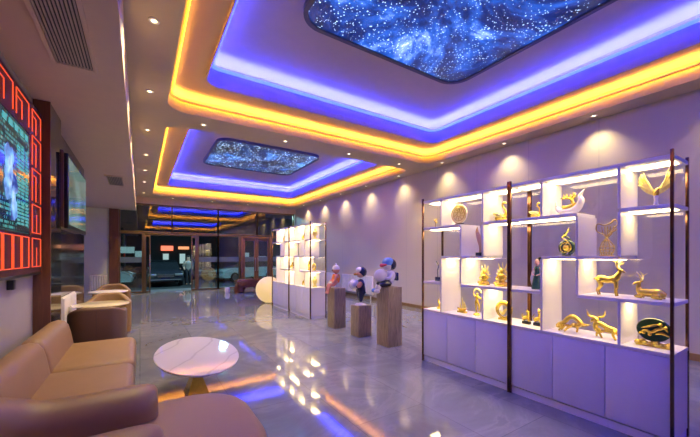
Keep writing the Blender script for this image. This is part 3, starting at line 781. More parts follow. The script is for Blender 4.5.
# -- swans
def swan(label, y, flip, s):
    t = orn('swan_figurine', label, 'figurine', y, Zt['a']); t.scale = (flip * s, s, s)
    m = MB()
    m.tube([(-0.075, 0, 0.055), (-0.05, 0, 0.05), (0.0, 0, 0.048), (0.045, 0, 0.052), (0.06, 0, 0.06)], [0.006, 0.032, 0.046, 0.036, 0.02], 14, 4)
    m.tube([(0.045, 0, 0.06), (0.066, 0, 0.10), (0.05, 0, 0.15), (0.025, 0, 0.19), (0.03, 0, 0.225), (0.055, 0, 0.228)], [0.022, 0.014, 0.011, 0.010, 0.012, 0.013], 10, 5)
    m.tube([(0.055, 0, 0.228), (0.085, 0, 0.212)], [0.009, 0.003], 8, 2)
    g(m, 'body', t)
    for q in (-1, 1):
        w = MB(); w.tube([(0.04, q * 0.035, 0.06), (-0.01, q * 0.042, 0.085), (-0.06, q * 0.035, 0.10), (-0.095, q * 0.02, 0.115)], [0.02, 0.028, 0.018, 0.003], 10, 4); g(w, 'wing', t, 'goldleaf')
    g(MB().lathe([(0.055, 0.0), (0.06, 0.006), (0.05, 0.012)], 24), 'base', t)
swan('gold swan figurine with upright neck just beside the dark cabinet post', 2.31, 1, 0.98)
swan('smaller gold swan figurine with curled neck in the next compartment after the post', 1.90, 1, 0.72)
# -- white crescent with gold antlers
t = orn('deer_head_ornament', 'white crescent ornament holding a gold stag motif', 'ornament', 1.57, Zt['a'])
m = MB(); m.tube([(-0.125, 0, 0.15), (-0.115, 0, 0.085), (-0.06, 0, 0.045), (0.02, 0, 0.04), (0.08, 0, 0.075), (0.105, 0, 0.14), (0.095, 0, 0.185), (0.135, 0, 0.245)], [0.004, 0.018, 0.03, 0.038, 0.036, 0.028, 0.018, 0.003], 12, 5); g(m, 'crescent', t, 'toywhite')
m = MB()
m.tube([(-0.06, 0, 0.09), (-0.02, 0, 0.085), (0.03, 0, 0.095), (0.05, 0, 0.12)], [0.014, 0.02, 0.018, 0.01], 10, 4)
for q in (-1, 1):
    m.tube([(0.03, q * 0.01, 0.12), (0.02, q * 0.02, 0.16), (-0.03, q * 0.03, 0.18), (-0.075, q * 0.02, 0.175)], [0.010, 0.009, 0.008, 0.003], 8, 4)
    for (x, z) in ((-0.005, 0.17), (-0.04, 0.18)): m.tube([(x, q * 0.027, z), (x + 0.005, q * 0.03, z + 0.045)], [0.007, 0.002], 6, 2)
    m.tube([(0.02, q * 0.02, 0.16), (0.05, q * 0.02, 0.2), (0.04, q * 0.02, 0.225)], [0.008, 0.007, 0.002], 6, 3)
g(m, 'stag_motif', t)
m = MB(); m.box(-0.09, 0.09, -0.035, 0.035, 0, 0.018, 0.006); g(m, 'base', t, 'toywhite')
# -- eagle wings
t = orn('eagle_sculpture', 'gold eagle sculpture with raised wings on a white stem, top shelf at the near end', 'sculpture', 0.915, Zt['a'])
g(MB().lathe([(0.055, 0.0), (0.058, 0.006), (0.05, 0.014)], 28), 'base', t, 'black')
g(MB().lathe([(0.02, 0.012), (0.016, 0.03), (0.013, 0.06), (0.018, 0.095), (0.012, 0.1)], 18), 'stem', t, 'toywhite')
m = MB(); m.tube([(0.0, 0, 0.09), (0.0, 0, 0.12), (0.012, 0, 0.15), (0.035, -0.01, 0.155)], [0.012, 0.022, 0.014, 0.004], 10, 4); g(m, 'body', t)
for q in (-1, 1):
    w = MB()
    w.tube([(0, 0, 0.112), (q * 0.04, 0, 0.145), (q * 0.078, 0.004, 0.205), (q * 0.092, 0.008, 0.26), (q * 0.098, 0.01, 0.295)], [0.012, 0.026, 0.033, 0.022, 0.004], 12, 5, False, 0.3)
    for k in range(4):
        o = -0.02 + 0.014 * k
        w.tube([(q * (0.03 - o * 0.3), -0.008, 0.135 - o * 0.3), (q * (0.075 - o * 0.8), -0.009, 0.20 + o * 0.5), (q * (0.1 - o * 0.9), -0.004, 0.285 - 0.02 * (3 - k) + o)], [0.004, 0.007, 0.002], 6, 4)
    g(w, 'wing', t, 'goldleaf')
# -- twig bird in the end compartment
t = orn('twig_ornament', 'slim gold twig ornament in the farthest top compartment', 'ornament', 3.315, Zt['a'], 3.6)
m = MB()
m.tube([(0, 0, 0.01), (0.005, 0, 0.08), (-0.01, 0, 0.14)], [0.006, 0.005, 0.003], 8, 3)
for dx, z in ((0.025, 0.09), (-0.03, 0.115), (0.02, 0.13)): m.tube([(0.0, 0, z - 0.035), (dx, 0.005, z)], [0.004, 0.009], 8, 2)
g(m, 'twig', t); g(MB().lathe([(0.03, 0), (0.03, 0.008), (0.008, 0.014)], 18), 'base', t)
# -- tan leaf sculpture
t = orn('leaf_sculpture', 'tall tan curled leaf sculpture on a dark cube', 'sculpture', 2.60, Zt['c'])
m = MB(); m.tube([(0.0, 0, 0.03), (0.02, 0, 0.12), (-0.005, 0, 0.22), (-0.035, 0, 0.31), (-0.03, 0, 0.37)], [0.012, 0.03, 0.035, 0.022, 0.004], 12, 5, False, 0.45); g(m, 'leaf', t, 'tan')
m = MB(); m.tube([(0.03, 0, 0.03), (0.05, 0, 0.13), (0.04, 0, 0.22)], [0.008, 0.018, 0.003], 10, 4, False, 0.4); g(m, 'small_leaf', t, 'toywhite')
plinth(t, 0.07, 0.07, 0.045, 'navy')
# -- stick on dark cube
t = orn('stick_sculpture', 'thin bent stick sculpture on a black cube', 'sculpture', 3.27, Zt['d'], 3.60)
m = MB(); m.tube([(0, 0, 0.06), (-0.005, 0, 0.15), (0.012, 0, 0.22), (-0.03, 0, 0.285)], [0.005, 0.006, 0.007, 0.008], 8, 4); g(m, 'stick', t, 'greengem')
plinth(t, 0.06, 0.06, 0.06, 'navy')
# -- small gold flame
t = orn('flame_ornament', 'small gold flame ornament on the counter at the far end', 'ornament', 3.27, Zt['ct'], 3.62)
m = MB(); m.tube([(0, 0, 0.02), (0.02, 0, 0.06), (-0.005, 0, 0.1), (0.006, 0, 0.155)], [0.015, 0.02, 0.014, 0.003], 10, 4); g(m, 'flame', t)
g(MB().lathe([(0.028, 0), (0.03, 0.012), (0.012, 0.022)], 18), 'base', t)
# -- sail boat
t = orn('boat_model', 'gold model boat with tall sails on a low base', 'model boat', 2.865, Zt['ct'])
m = MB(); m.tube([(-0.075, 0, 0.06), (-0.04, 0, 0.04), (0.03, 0, 0.04), (0.075, 0, 0.065)], [0.006, 0.018, 0.02, 0.005], 10, 4); g(m, 'hull', t)
for x, h in ((-0.035, 0.13), (0.0, 0.20), (0.035, 0.15)):
    s = MB(); s.tube([(x, 0, 0.05), (x, 0, h)], 0.003, 6, 1); s.prism([(x, 0.06), (x + 0.028, 0.065), (x + 0.02, h * 0.7), (x, h - 0.01)], -0.003, 0.003); g(s, 'sail', t, 'goldleaf')
plinth(t, 0.13, 0.05, 0.022, 'gold')
# -- dancer
def dancer(t, mat='gold'):
    v = [(0, 0, 0.165), (0, 0, 0.20), (0.004, 0, 0.235), (0.006, 0, 0.258), (0.012, 0, 0.285),
         (-0.018, 0, 0.16), (-0.012, 0.005, 0.10), (-0.005, 0.0, 0.03), (0.018, 0, 0.16), (0.045, -0.01, 0.11), (0.03, 0.0, 0.06),
         (-0.022, 0, 0.232), (-0.05, 0, 0.27), (-0.03, 0, 0.318), (0.03, 0, 0.23), (0.062, 0, 0.215), (0.075, 0, 0.25)]
    e = [(0, 1), (1, 2), (2, 3), (3, 4), (0, 5), (5, 6), (6, 7), (0, 8), (8, 9), (9, 10), (2, 11), (11, 12), (12, 13), (2, 14), (14, 15), (15, 16)]
    r = [0.022, 0.015, 0.019, 0.008, 0.017, 0.014, 0.010, 0.007, 0.014, 0.010, 0.006, 0.008, 0.007, 0.005, 0.008, 0.007, 0.005]
    skin('figure', v, e, r, M[mat], t)
    m = MB(); m.tube([(-0.055, 0.01, 0.30), (-0.02, 0.02, 0.335), (0.03, 0.02, 0.32), (0.07, 0.02, 0.26), (0.055, 0.02, 0.17), (0.08, 0.02, 0.10)], [0.004, 0.007, 0.009, 0.008, 0.007, 0.003], 8, 4); g(m, 'ribbon', t, 'goldleaf')
    g(MB().lathe([(0.04, 0), (0.042, 0.012), (0.02, 0.03)], 20), 'base', t)
t = orn('dancer_statuette', 'gold dancing figure with a swirling ribbon on the counter', 'statuette', 2.64, Zt['ct']); dancer(t)
# -- seated flame-backed statuettes
def seated(label, y, s):
    t = orn('seated_statuette', label, 'statuette', y, Zt['d']); t.scale = (s, s, s)
    m = MB(); m.tube([(0, 0, 0.03), (0, 0, 0.08), (0, 0, 0.125), (0, 0, 0.145), (0, 0, 0.165), (0, 0, 0.185), (0, 0, 0.205)], [0.042, 0.03, 0.034, 0.013, 0.019, 0.017, 0.004], 14, 4)
    for q in (-1, 1):
        m.tube([(q * 0.035, 0, 0.125), (q * 0.058, -0.01, 0.085), (q * 0.02, -0.035, 0.07)], [0.013, 0.011, 0.008], 8, 4)
        m.tube([(q * 0.02, 0, 0.035), (q * 0.068, -0.015, 0.03), (-q * 0.01, -0.045, 0.03)], [0.02, 0.02, 0.013], 8, 4)
    g(m, 'body', t)
    h = MB()
    for i in range(9):
        a = math.radians(-10 + 200 * i / 8); r0, r1 = 0.05, 0.085 + (0.035 if 2 < i < 6 else 0)
        h.tube([(r0 * math.cos(a), 0.02, 0.12 + r0 * math.sin(a)), (r1 * math.cos(a), 0.022, 0.12 + r1 * 1.25 * math.sin(a))], [0.014, 0.003], 8, 3)
    g(h, 'halo', t, 'goldleaf')
    g(MB().lathe([(0.07, 0), (0.074, 0.01), (0.06, 0.02), (0.068, 0.032)], 24), 'base', t)
seated('smaller gold seated statuette with a flame halo, farther from the dark post', 2.535, 0.93)
seated('larger gold seated statuette with a flame halo, close to the dark post', 2.30, 1.05)
# -- ring
t = orn('ring_sculpture', 'large gold ring sculpture on the counter behind the dark post', 'sculpture', 2.27, Zt['ct'])
m = MB(); R = 0.085
m.tube([(R * math.cos(2 * PI * i / 20), 0, 0.115 + R * math.sin(2 * PI * i / 20)) for i in range(20)], [0.02 + 0.008 * math.sin(2 * PI * i / 20) for i in range(20)], 12, 3, True); g(m, 'ring', t)
m = MB(); m.tube([(-0.05, 0, 0.10), (-0.02, 0, 0.07), (0.02, 0, 0.12), (0.045, 0, 0.13)], [0.006, 0.016, 0.015, 0.004], 10, 4); g(m, 'bird', t, 'goldleaf')
plinth(t, 0.12, 0.05, 0.024, 'gold')
# -- two little animals on black blocks
def little(label, y, s, tall):
    t = orn('animal_figurine', label, 'figurine', y, Zt['ct']); t.scale = (s, s, s)
    m = MB(); m.tube([(-0.03, 0, 0.05), (-0.02, 0, 0.065), (0.01, 0, 0.085), (0.015, 0, 0.12), (0.01, 0, 0.14 + tall), (0.03, 0, 0.145 + tall)], [0.018, 0.024, 0.02, 0.013, 0.013, 0.005], 10, 4)
    m.tube([(0.012, 0.01, 0.09), (0.025, 0.012, 0.035)], [0.009, 0.006], 8, 2); m.tube([(0.012, -0.01, 0.09), (0.028, -0.012, 0.035)], [0.009, 0.006], 8, 2)
    m.tube([(-0.035, 0, 0.05), (-0.055, 0, 0.09), (-0.04, 0, 0.125)], [0.006, 0.005, 0.003], 8, 4)
    m.tube([(0.005, 0.006, 0.145 + tall), (0.0, 0.012, 0.17 + tall)], [0.005, 0.002], 6, 2); m.tube([(0.005, -0.006, 0.145 + tall), (0.0, -0.012, 0.17 + tall)], [0.005, 0.002], 6, 2)
    g(m, 'animal', t); plinth(t, 0.085, 0.05, 0.034, 'black')
little('small gold animal figurine on a black block just past the dark post', 2.0, 0.95, 0.0)
little('slightly taller gold animal figurine on a black block beside the tall white divider', 1.875, 1.0, 0.02)
# -- lady
t = orn('lady_figurine', 'lady figurine with black bun in a dark teal dress', 'figurine', 1.885, Zt['d'])
m = MB(); m.lathe([(0.055, 0.0), (0.058, 0.02), (0.045, 0.09), (0.03, 0.16), (0.022, 0.19), (0.03, 0.225), (0.022, 0.245), (0.01, 0.25)], 20); g(m, 'dress', t, 'teal')
m = MB(); m.ball((0, 0, 0.295), (0.026, 0.026, 0.033), 16, 10); m.tube([(0, 0, 0.24), (0, 0, 0.28)], 0.010, 8, 1)
for q in (-1, 1): m.tube([(q * 0.026, 0, 0.225), (q * 0.048, -0.015, 0.175), (q * 0.012, -0.04, 0.15)], [0.009, 0.008, 0.006], 8, 4)
g(m, 'head', t, 'skin')
m = MB(); m.ball((0, 0.012, 0.305), (0.029, 0.026, 0.030), 14, 8); m.ball((0.018, 0.02, 0.335), 0.016, 12, 8); g(m, 'hair', t, 'hair')
m = MB(); m.tube([(-0.03, -0.02, 0.20), (-0.052, -0.02, 0.12), (-0.04, -0.02, 0.02)], [0.006, 0.01, 0.004], 8, 4); g(m, 'shawl', t, 'toywhite')
# -- gourd swirl
t = orn('gourd_sculpture', 'dark green and gold spiral gourd sculpture', 'sculpture', 1.595, Zt['c'])
m = MB(); pts = []
for i in range(22):
    f = i / 21; a = -1.2 + f * 5.6; r = 0.066 - 0.012 * f
    pts.append((r * math.cos(a), 0, 0.085 + r * math.sin(a)))
pts += [(0.03, 0, 0.17), (-0.025, 0, 0.20), (-0.01, 0, 0.235), (0.03, 0, 0.255)]
m.tube(pts, [0.012] + [0.020] * 21 + [0.012, 0.010, 0.008, 0.003], 10, 2); g(m, 'swirl', t, 'greengem')
m = MB(); m.ball((0, 0, 0.082), (0.036, 0.03, 0.036), 18, 10); m.tube([(0.035, -0.015, 0.12), (0.0, -0.02, 0.16), (-0.035, -0.015, 0.19), (0.0, -0.01, 0.215), (0.02, 0, 0.28)], [0.005, 0.006, 0.006, 0.005, 0.002], 8, 4)
m.tube([(0.048 * math.cos(2 * PI * i / 14), -0.02, 0.085 + 0.048 * math.sin(2 * PI * i / 14)) for i in range(14)], 0.004, 6, 2, True); g(m, 'gold_inlay', t)
g(MB().lathe([(0.04, 0), (0.042, 0.008), (0.03, 0.016)], 20), 'base', t, 'black')
# -- wire figure
t = orn('wire_sculpture', 'abstract sculpture of looping gold wires', 'sculpture', 1.26, Zt['c'])
m = MB()
for i in range(5):
    k = (i - 2) / 2
    m.tube([(-0.03 + 0.015 * i, 0.015 * k, 0.01), (0.055 * k, 0.03 * abs(k) - 0.015, 0.075), (0.03 * k, -0.02 * k, 0.14), (-0.03 * k, 0.02, 0.20), (-0.045 * k + 0.01, 0, 0.27)], [0.005] * 5, 6, 4)
m.tube([(-0.02, 0, 0.2), (-0.075, 0, 0.235), (-0.07, 0, 0.30), (-0.02, 0.005, 0.285), (0.03, 0, 0.30), (0.065, 0, 0.33), (0.085, 0, 0.29), (0.06, 0, 0.255), (0.03, 0, 0.21), (0.0, 0.0, 0.18)], 0.006, 6, 4)
for z, w in ((0.03, 0.052), (0.06, 0.056), (0.09, 0.048)): m.tube([(w * math.cos(2 * PI * i / 12), 0.03 * math.sin(2 * PI * i / 12), z) for i in range(12)], 0.0045, 6, 2, True)
m.tube([(0.01, 0, 0.24), (0.05, 0, 0.22), (0.075, 0, 0.245)], 0.005, 6, 3)
g(m, 'wire_form', t); g(MB().lathe([(0.055, 0), (0.056, 0.008), (0.045, 0.012)], 20), 'base', t)
# -- standing stag
t = orn('stag_statuette', 'gold stag statuette standing with raised antlers', 'statuette', 1.235, Zt['d'], 3.60)
def antlers(m, x, z, s):
    for q in (-1, 1):
        m.tube([(x, q * 0.008, z), (x - 0.018 * s, q * 0.03 * s, z + 0.035 * s), (x - 0.005 * s, q * 0.05 * s, z + 0.075 * s), (x + 0.012 * s, q * 0.045 * s, z + 0.1 * s)], [0.006, 0.0055, 0.005, 0.002], 8, 4)
        m.tube([(x - 0.018 * s, q * 0.03 * s, z + 0.035 * s), (x + 0.022 * s, q * 0.04 * s, z + 0.06 * s)], [0.005, 0.002], 6, 3)
        m.tube([(x - 0.012 * s, q * 0.04 * s, z + 0.055 * s), (x - 0.045 * s, q * 0.045 * s, z + 0.085 * s)], [0.005, 0.002], 6, 3)
m = MB()
m.tube([(-0.088, 0, 0.145), (-0.06, 0, 0.15), (0.0, 0, 0.142), (0.045, 0, 0.152), (0.066, 0, 0.185), (0.082, 0, 0.215), (0.088, 0, 0.232)], [0.022, 0.034, 0.029, 0.033, 0.021, 0.015, 0.014], 14, 4)
m.tube([(0.08, 0, 0.232), (0.1, 0, 0.226), (0.118, 0, 0.214)], [0.016, 0.013, 0.006], 10, 3)
for q in (-1, 1):
    m.tube([(0.05, q * 0.016, 0.14), (0.056, q * 0.018, 0.08), (0.052, q * 0.018, 0.045), (0.06, q * 0.018, 0.004)], [0.016, 0.009, 0.007, 0.007], 8, 4)
    m.tube([(-0.07, q * 0.018, 0.14), (-0.06, q * 0.02, 0.09), (-0.085, q * 0.02, 0.05), (-0.075, q * 0.02, 0.004)], [0.022, 0.011, 0.007, 0.007], 8, 4)
    m.tube([(0.076, q * 0.012, 0.238), (0.066, q * 0.034, 0.248)], [0.007, 0.003], 6, 2)
m.tube([(-0.1, 0, 0.155), (-0.118, 0, 0.145)], [0.008, 0.003], 6, 2)
g(m, 'body', t)
m = MB(); antlers(m, 0.082, 0.24, 1.0); g(m, 'antlers', t, 'goldleaf')
# -- lying stag
t = orn('stag_statuette', 'gold stag statuette lying down with folded legs', 'statuette', 0.955, Zt['d'], 3.60)
m = MB()
m.tube([(0.10, 0, 0.04), (0.06, 0, 0.052), (0.0, 0, 0.05), (-0.05, 0, 0.055), (-0.068, 0, 0.09), (-0.066, 0, 0.125)], [0.02, 0.036, 0.034, 0.032, 0.018, 0.014], 14, 4)
m.tube([(-0.062, 0, 0.13), (-0.085, -0.012, 0.128), (-0.1, -0.018, 0.117)], [0.016, 0.012, 0.006], 10, 3)
for q in (-1, 1):
    m.tube([(-0.04, q * 0.024, 0.03), (-0.085, q * 0.028, 0.018), (-0.04, q * 0.03, 0.01)], [0.014, 0.009, 0.007], 8, 4)
    m.tube([(0.07, q * 0.03, 0.035), (0.03, q * 0.04, 0.02), (0.09, q * 0.042, 0.01)], [0.02, 0.011, 0.007], 8, 4)
    m.tube([(-0.058, q * 0.012, 0.138), (-0.045, q * 0.034, 0.146)], [0.007, 0.003], 6, 2)
g(m, 'body', t)
m = MB(); antlers(m, -0.06, 0.14, -0.85); 
for v in m.bm.verts: v.co.z = 0.14 + abs(v.co.z - 0.14)
g(m, 'antlers', t, 'goldleaf')
# -- bulls (openwork)
t = orn('bull_sculpture', 'openwork gold bull charging with lowered head on the counter', 'sculpture', 1.53, Zt['ct'], 3.60)
m = MB()
m.tube([(-0.13, 0, 0.03), (-0.118, 0, 0.065), (-0.075, 0, 0.09), (-0.04, 0, 0.135), (0.0, 0, 0.155), (0.045, 0, 0.13), (0.075, 0, 0.095), (0.085, 0, 0.075)], [0.012, 0.018, 0.02, 0.022, 0.024, 0.022, 0.02, 0.014], 12, 4)
m.tube([(0.075, 0, 0.095), (0.04, 0, 0.07), (-0.02, 0, 0.06), (-0.09, 0, 0.065)], [0.018, 0.015, 0.012, 0.016], 10, 4)
for q in (-1, 1):
    m.tube([(-0.105, q * 0.02, 0.075), (-0.09, q * 0.026, 0.045), (-0.115, q * 0.026, 0.006)], [0.02, 0.011, 0.009], 8, 4)
    m.tube([(0.02, q * 0.022, 0.085), (0.0 + 0.03 * q, q * 0.026, 0.045), (-0.02 + 0.045 * q, q * 0.026, 0.006)], [0.018, 0.011, 0.009], 8, 4)
    m.tube([(0.082, q * 0.012, 0.095), (0.105, q * 0.04, 0.088), (0.14, q * 0.035, 0.09)], [0.009, 0.007, 0.002], 8, 4)
m.tube([(-0.13, 0, 0.075), (-0.15, 0, 0.05), (-0.145, 0, 0.025)], [0.006, 0.005, 0.004], 6, 3)
g(m, 'body', t)
t = orn('bull_sculpture', 'openwork gold bull with raised horned head on the counter', 'sculpture', 1.265, Zt['ct'], 3.60)
m = MB()
m.tube([(-0.07, 0, 0.165), (-0.065, 0, 0.13), (-0.03, 0, 0.125), (0.02, 0, 0.10), (0.07, 0, 0.085), (0.1, 0, 0.065), (0.115, 0, 0.035)], [0.024, 0.022, 0.022, 0.021, 0.022, 0.02, 0.012], 12, 4)
m.tube([(-0.066, 0, 0.14), (-0.075, 0, 0.09), (-0.05, 0, 0.055), (0.0, 0, 0.065), (0.06, 0, 0.07)], [0.02, 0.02, 0.018, 0.013, 0.015], 10, 4)
m.tube([(-0.075, 0, 0.175), (-0.095, -0.01, 0.15), (-0.1, -0.012, 0.135)], [0.02, 0.014, 0.008], 10, 3)
m.tube([(0.0, 0, 0.11), (0.012, 0, 0.07)], 0.012, 8, 2)
for q in (-1, 1):
    m.tube([(-0.07 + 0.012 * q, q * 0.012, 0.18), (-0.07 + 0.05 * q, q * 0.03, 0.195), (-0.07 + 0.062 * q, q * 0.03, 0.245)], [0.010, 0.009, 0.002], 8, 5)
    m.tube([(-0.055, q * 0.02, 0.07), (-0.05 - 0.02 * q, q * 0.026, 0.035), (-0.045 - 0.03 * q, q * 0.026, 0.005)], [0.018, 0.011, 0.009], 8, 4)
    m.tube([(0.085, q * 0.02, 0.075), (0.08 + 0.01 * q, q * 0.026, 0.045), (0.105 + 0.015 * q, q * 0.026, 0.005)], [0.02, 0.012, 0.009], 8, 4)
m.tube([(0.1, 0, 0.08), (0.13, 0, 0.085), (0.138, 0, 0.05), (0.13, 0, 0.02)], [0.006, 0.005, 0.005, 0.006], 6, 4)
g(m, 'body', t)
# -- green disc with gold landscape
t = orn('disc_ornament', 'oval dark green disc with a gold relief landscape on a gold rock base', 'ornament', 0.925, Zt['ct'], 3.60)
m = MB(); n = 40
L = lambda k, y: [(0.112 * k * math.cos(2 * PI * i / n), y, 0.14 + 0.098 * k * math.sin(2 * PI * i / n)) for i in range(n)]
m.loft([L(0.95, -0.012), L(1, -0.006), L(1, 0.006), L(0.95, 0.012)]); g(m, 'disc', t, 'greengem')
m = MB()
m.tube([(-0.09, -0.016, 0.10), (-0.05, -0.02, 0.13), (-0.01, -0.02, 0.12), (0.03, -0.02, 0.15), (0.07, -0.018, 0.165), (0.09, -0.016, 0.14)], [0.006, 0.012, 0.011, 0.013, 0.010, 0.004], 8, 4)
m.tube([(-0.07, -0.018, 0.15), (-0.03, -0.02, 0.165), (0.02, -0.02, 0.185), (0.05, -0.018, 0.2)], [0.004, 0.009, 0.009, 0.003], 8, 4)
m.tube([(0.02, -0.02, 0.11), (0.06, -0.02, 0.12), (0.1, -0.016, 0.1)], [0.006, 0.012, 0.004], 8, 4)
for x, z in ((-0.06, 0.11), (0.045, 0.19), (0.08, 0.17), (-0.02, 0.10)): m.ball((x, -0.02, z), 0.014, 10, 6)
g(m, 'relief', t)
m = MB()
for i in range(9):
    x = -0.1 + 0.025 * i; m.ball((x, -0.005 + 0.01 * math.sin(i * 2.1), 0.022 + 0.008 * math.sin(i * 1.7)), (0.026, 0.032, 0.024), 10, 7)
m.box(-0.11, 0.11, -0.035, 0.035, 0, 0.02, 0.006); g(m, 'rock_base', t)

# ornaments in the back pair of cabinets (a few pixels each)
GB = 'ornaments in the display cabinets near the globe'
def back_orn(kind, label, y, z, x=XF2 + 0.2):
    t = thing('gold_ornament', label, 'ornament', (x, y, z), SH, GB)
    m = MB()
    if kind == 0: m.tube([(0, 0, 0.0), (0.02, 0, 0.07), (-0.02, 0, 0.14), (0.01, 0, 0.24)], [0.04, 0.03, 0.025, 0.006], 10, 4)
    elif kind == 1:
        m.tube([(0.07 * math.cos(2 * PI * i / 14), 0, 0.10 + 0.07 * math.sin(2 * PI * i / 14)) for i in range(14)], 0.018, 10, 2, True); m.box(-0.05, 0.05, -0.03, 0.03, 0, 0.024, 0.005)
    elif kind == 2:
        m.lathe([(0.05, 0), (0.055, 0.02), (0.03, 0.06), (0.06, 0.13), (0.05, 0.19), (0.02, 0.22), (0.03, 0.25)], 20)
    else:
        m.tube([(-0.07, 0, 0.08), (-0.02, 0, 0.09), (0.04, 0, 0.10), (0.06, 0, 0.16), (0.09, 0, 0.19)], [0.02, 0.035, 0.035, 0.02, 0.008], 10, 4)
        for x_ in (-0.05, 0.035):
            for q in (-1, 1): m.tube([(x_, q * 0.016, 0.08), (x_, q * 0.02, 0.0)], [0.014, 0.008], 8, 2)
    m.build('ornament_body', M['gold' if kind != 2 else 'goldleaf'], t)
y1, y2 = 6.955, 8.275
for kd, yy, zz, lb in ((2, y1 + 0.17, 'a', 'gold vase on the top shelf of the cabinet behind the pedestals, beside its end post'),
                       (3, y1 + 0.82, 'a', 'gold animal on the top shelf of the cabinet behind the pedestals'),
                       (0, y1 + 0.80, 'c', 'gold twisted ornament on the middle shelf of the cabinet behind the pedestals'),
                       (1, y1 + 0.22, 'd', 'gold ring on the low shelf of the cabinet behind the pedestals, beside its end post'),
                       (0, y1 + 0.50, 'd', 'gold twisted ornament on the low shelf of the cabinet behind the pedestals'),
                       (2, y1 + 0.18, 'ct', 'gold vase on the counter of the cabinet behind the pedestals, beside its end post'),
                       (3, y1 + 0.80, 'ct', 'gold animal on the counter of the cabinet behind the pedestals'),
                       (1, y2 + 0.82, 'a', 'gold ring on the top shelf of the cabinet next to the globe'),
                       (2, y2 + 0.82, 'c', 'gold vase on the middle shelf of the cabinet next to the globe'),
                       (3, y2 + 0.3, 'd', 'gold animal on the low shelf of the cabinet next to the globe'),
                       (0, y2 + 0.6, 'ct', 'gold twisted ornament on the counter of the cabinet next to the globe')):
    back_orn(kd, lb, yy, ZR[zz])

# ------------------------------------------------------------------ pedestals and toy figures
def pedestal(x0, x1, y0, y1, h, label):
    t = MB().box(-(x1 - x0) / 2, (x1 - x0) / 2, -(y1 - y0) / 2, (y1 - y0) / 2, 0, h, 0.004).build('wooden_pedestal', M['pedwood'], loc=((x0 + x1) / 2, (y0 + y1) / 2, 0))
    return tag(t, label, 'pedestal', 'three wooden pedestals')
pedestal(3.36, 3.635, 5.83, 6.12, 0.83, 'medium height square wooden pedestal closest to the display cabinet, under the orange figure')
pedestal(3.37, 3.66, 4.95, 5.22, 0.575, 'shortest square wooden pedestal, in the middle of the three')
pedestal(3.405, 3.70, 4.15, 4.46, 0.98, 'tallest square wooden pedestal, under the seated helmeted figure')
# local +x of these figures points out of the picture side (world -X) via rotation PI
FT = 'art toy figures on the pedestals'
t = thing('toy_figure', 'coral and orange seated art toy with a grey knobbed cap', 'figurine', (3.47, 5.95, 0.83), PI - 0.25, FT); t.scale = (1.12, 1.2, 1.14)
v = [(0, 0, 0.08), (0, 0, 0.16), (0, 0, 0.235), (0, 0, 0.27), (0.05, 0.045, 0.07), (0.13, 0.05, 0.06), (0.155, 0.05, -0.02), (0.165, 0.05, -0.085), (0.20, 0.05, -0.09), (0.05, -0.045, 0.07), (0.13, -0.05, 0.06), (0.15, -0.05, -0.02), (0.16, -0.05, -0.085), (0.20, -0.05, -0.09), (0.01, 0.075, 0.22), (0.05, 0.09, 0.15), (0.10, 0.06, 0.10), (0.01, -0.075, 0.22), (0.05, -0.09, 0.15), (0.10, -0.06, 0.10)]
e = [(0, 1), (1, 2), (2, 3), (0, 4), (4, 5), (5, 6), (6, 7), (7, 8), (0, 9), (9, 10), (10, 11), (11, 12), (12, 13), (2, 14), (14, 15), (15, 16), (2, 17), (17, 18), (18, 19)]
r = [0.06, 0.068, 0.055, 0.035, 0.042, 0.036, 0.028, 0.024, 0.026, 0.042, 0.036, 0.028, 0.024, 0.026, 0.026, 0.022, 0.02, 0.026, 0.022, 0.02]
skin('body', v, e, r, M['coral'], t)
g(MB().lathe([(0.062, 0.10), (0.078, 0.15), (0.078, 0.21), (0.058, 0.255)], 24), 'vest', t, 'orange')
MB().ball((0.0, 0, 0.335), (0.07, 0.07, 0.075), 22, 14).build('head', M['coral'], t)
h = MB().lathe([(0.076, 0.34), (0.074, 0.37), (0.055, 0.405), (0.02, 0.42)], 24).ball((0, 0, 0.435), 0.018, 12, 8).build('cap', M['toywhite'], t)
MB().ball((0.07, 0, 0.325), 0.014, 10, 8).ball((0.064, 0.026, 0.345), 0.009, 8, 6).ball((0.064, -0.026, 0.345), 0.009, 8, 6).build('face', M['hair'], t)
MB().ball((0.09, 0, 0.095), (0.05, 0.075, 0.03), 18, 10).build('lap_cloth', M['toywhite'], t)

t = thing('toy_figure', 'standing art toy in navy holding a white ball with both arms', 'figurine', (3.50, 5.08, 0.575), PI - 0.35, FT)
MB().lathe([(0.115, 0.0), (0.12, 0.012), (0.09, 0.028), (0.03, 0.045)], 30).build('base', M['toywhite'], t)
v = [(0, 0, 0.29), (0, 0, 0.36), (0, 0, 0.44), (0.0, 0, 0.50), (-0.005, 0.035, 0.24), (0.0, 0.025, 0.14), (0.0, 0.015, 0.055), (-0.005, -0.035, 0.24), (0.0, -0.025, 0.14), (0.0, -0.015, 0.055), (0.0, 0.085, 0.43), (0.05, 0.11, 0.37), (0.11, 0.07, 0.35), (0.0, -0.085, 0.43), (0.05, -0.11, 0.37), (0.11, -0.07, 0.35)]
e = [(0, 1), (1, 2), (2, 3), (0, 4), (4, 5), (5, 6), (0, 7), (7, 8), (8, 9), (2, 10), (10, 11), (11, 12), (2, 13), (13, 14), (14, 15)]
r = [0.10, 0.095, 0.08, 0.045, 0.082, 0.055, 0.028, 0.082, 0.055, 0.028, 0.036, 0.03, 0.026, 0.036, 0.03, 0.026]
skin('body', v, e, r, M['navy'], t)
MB().ball((0.0, 0, 0.60), (0.085, 0.088, 0.085), 24, 16).build('head', M['skin'], t)
MB().ball((-0.022, 0, 0.625), (0.098, 0.1, 0.098), 24, 16).build('helmet', M['navy'], t)
MB().ball((0.02, 0, 0.655), (0.075, 0.085, 0.066), 20, 12).build('helmet_front', M['toywhite'], t)
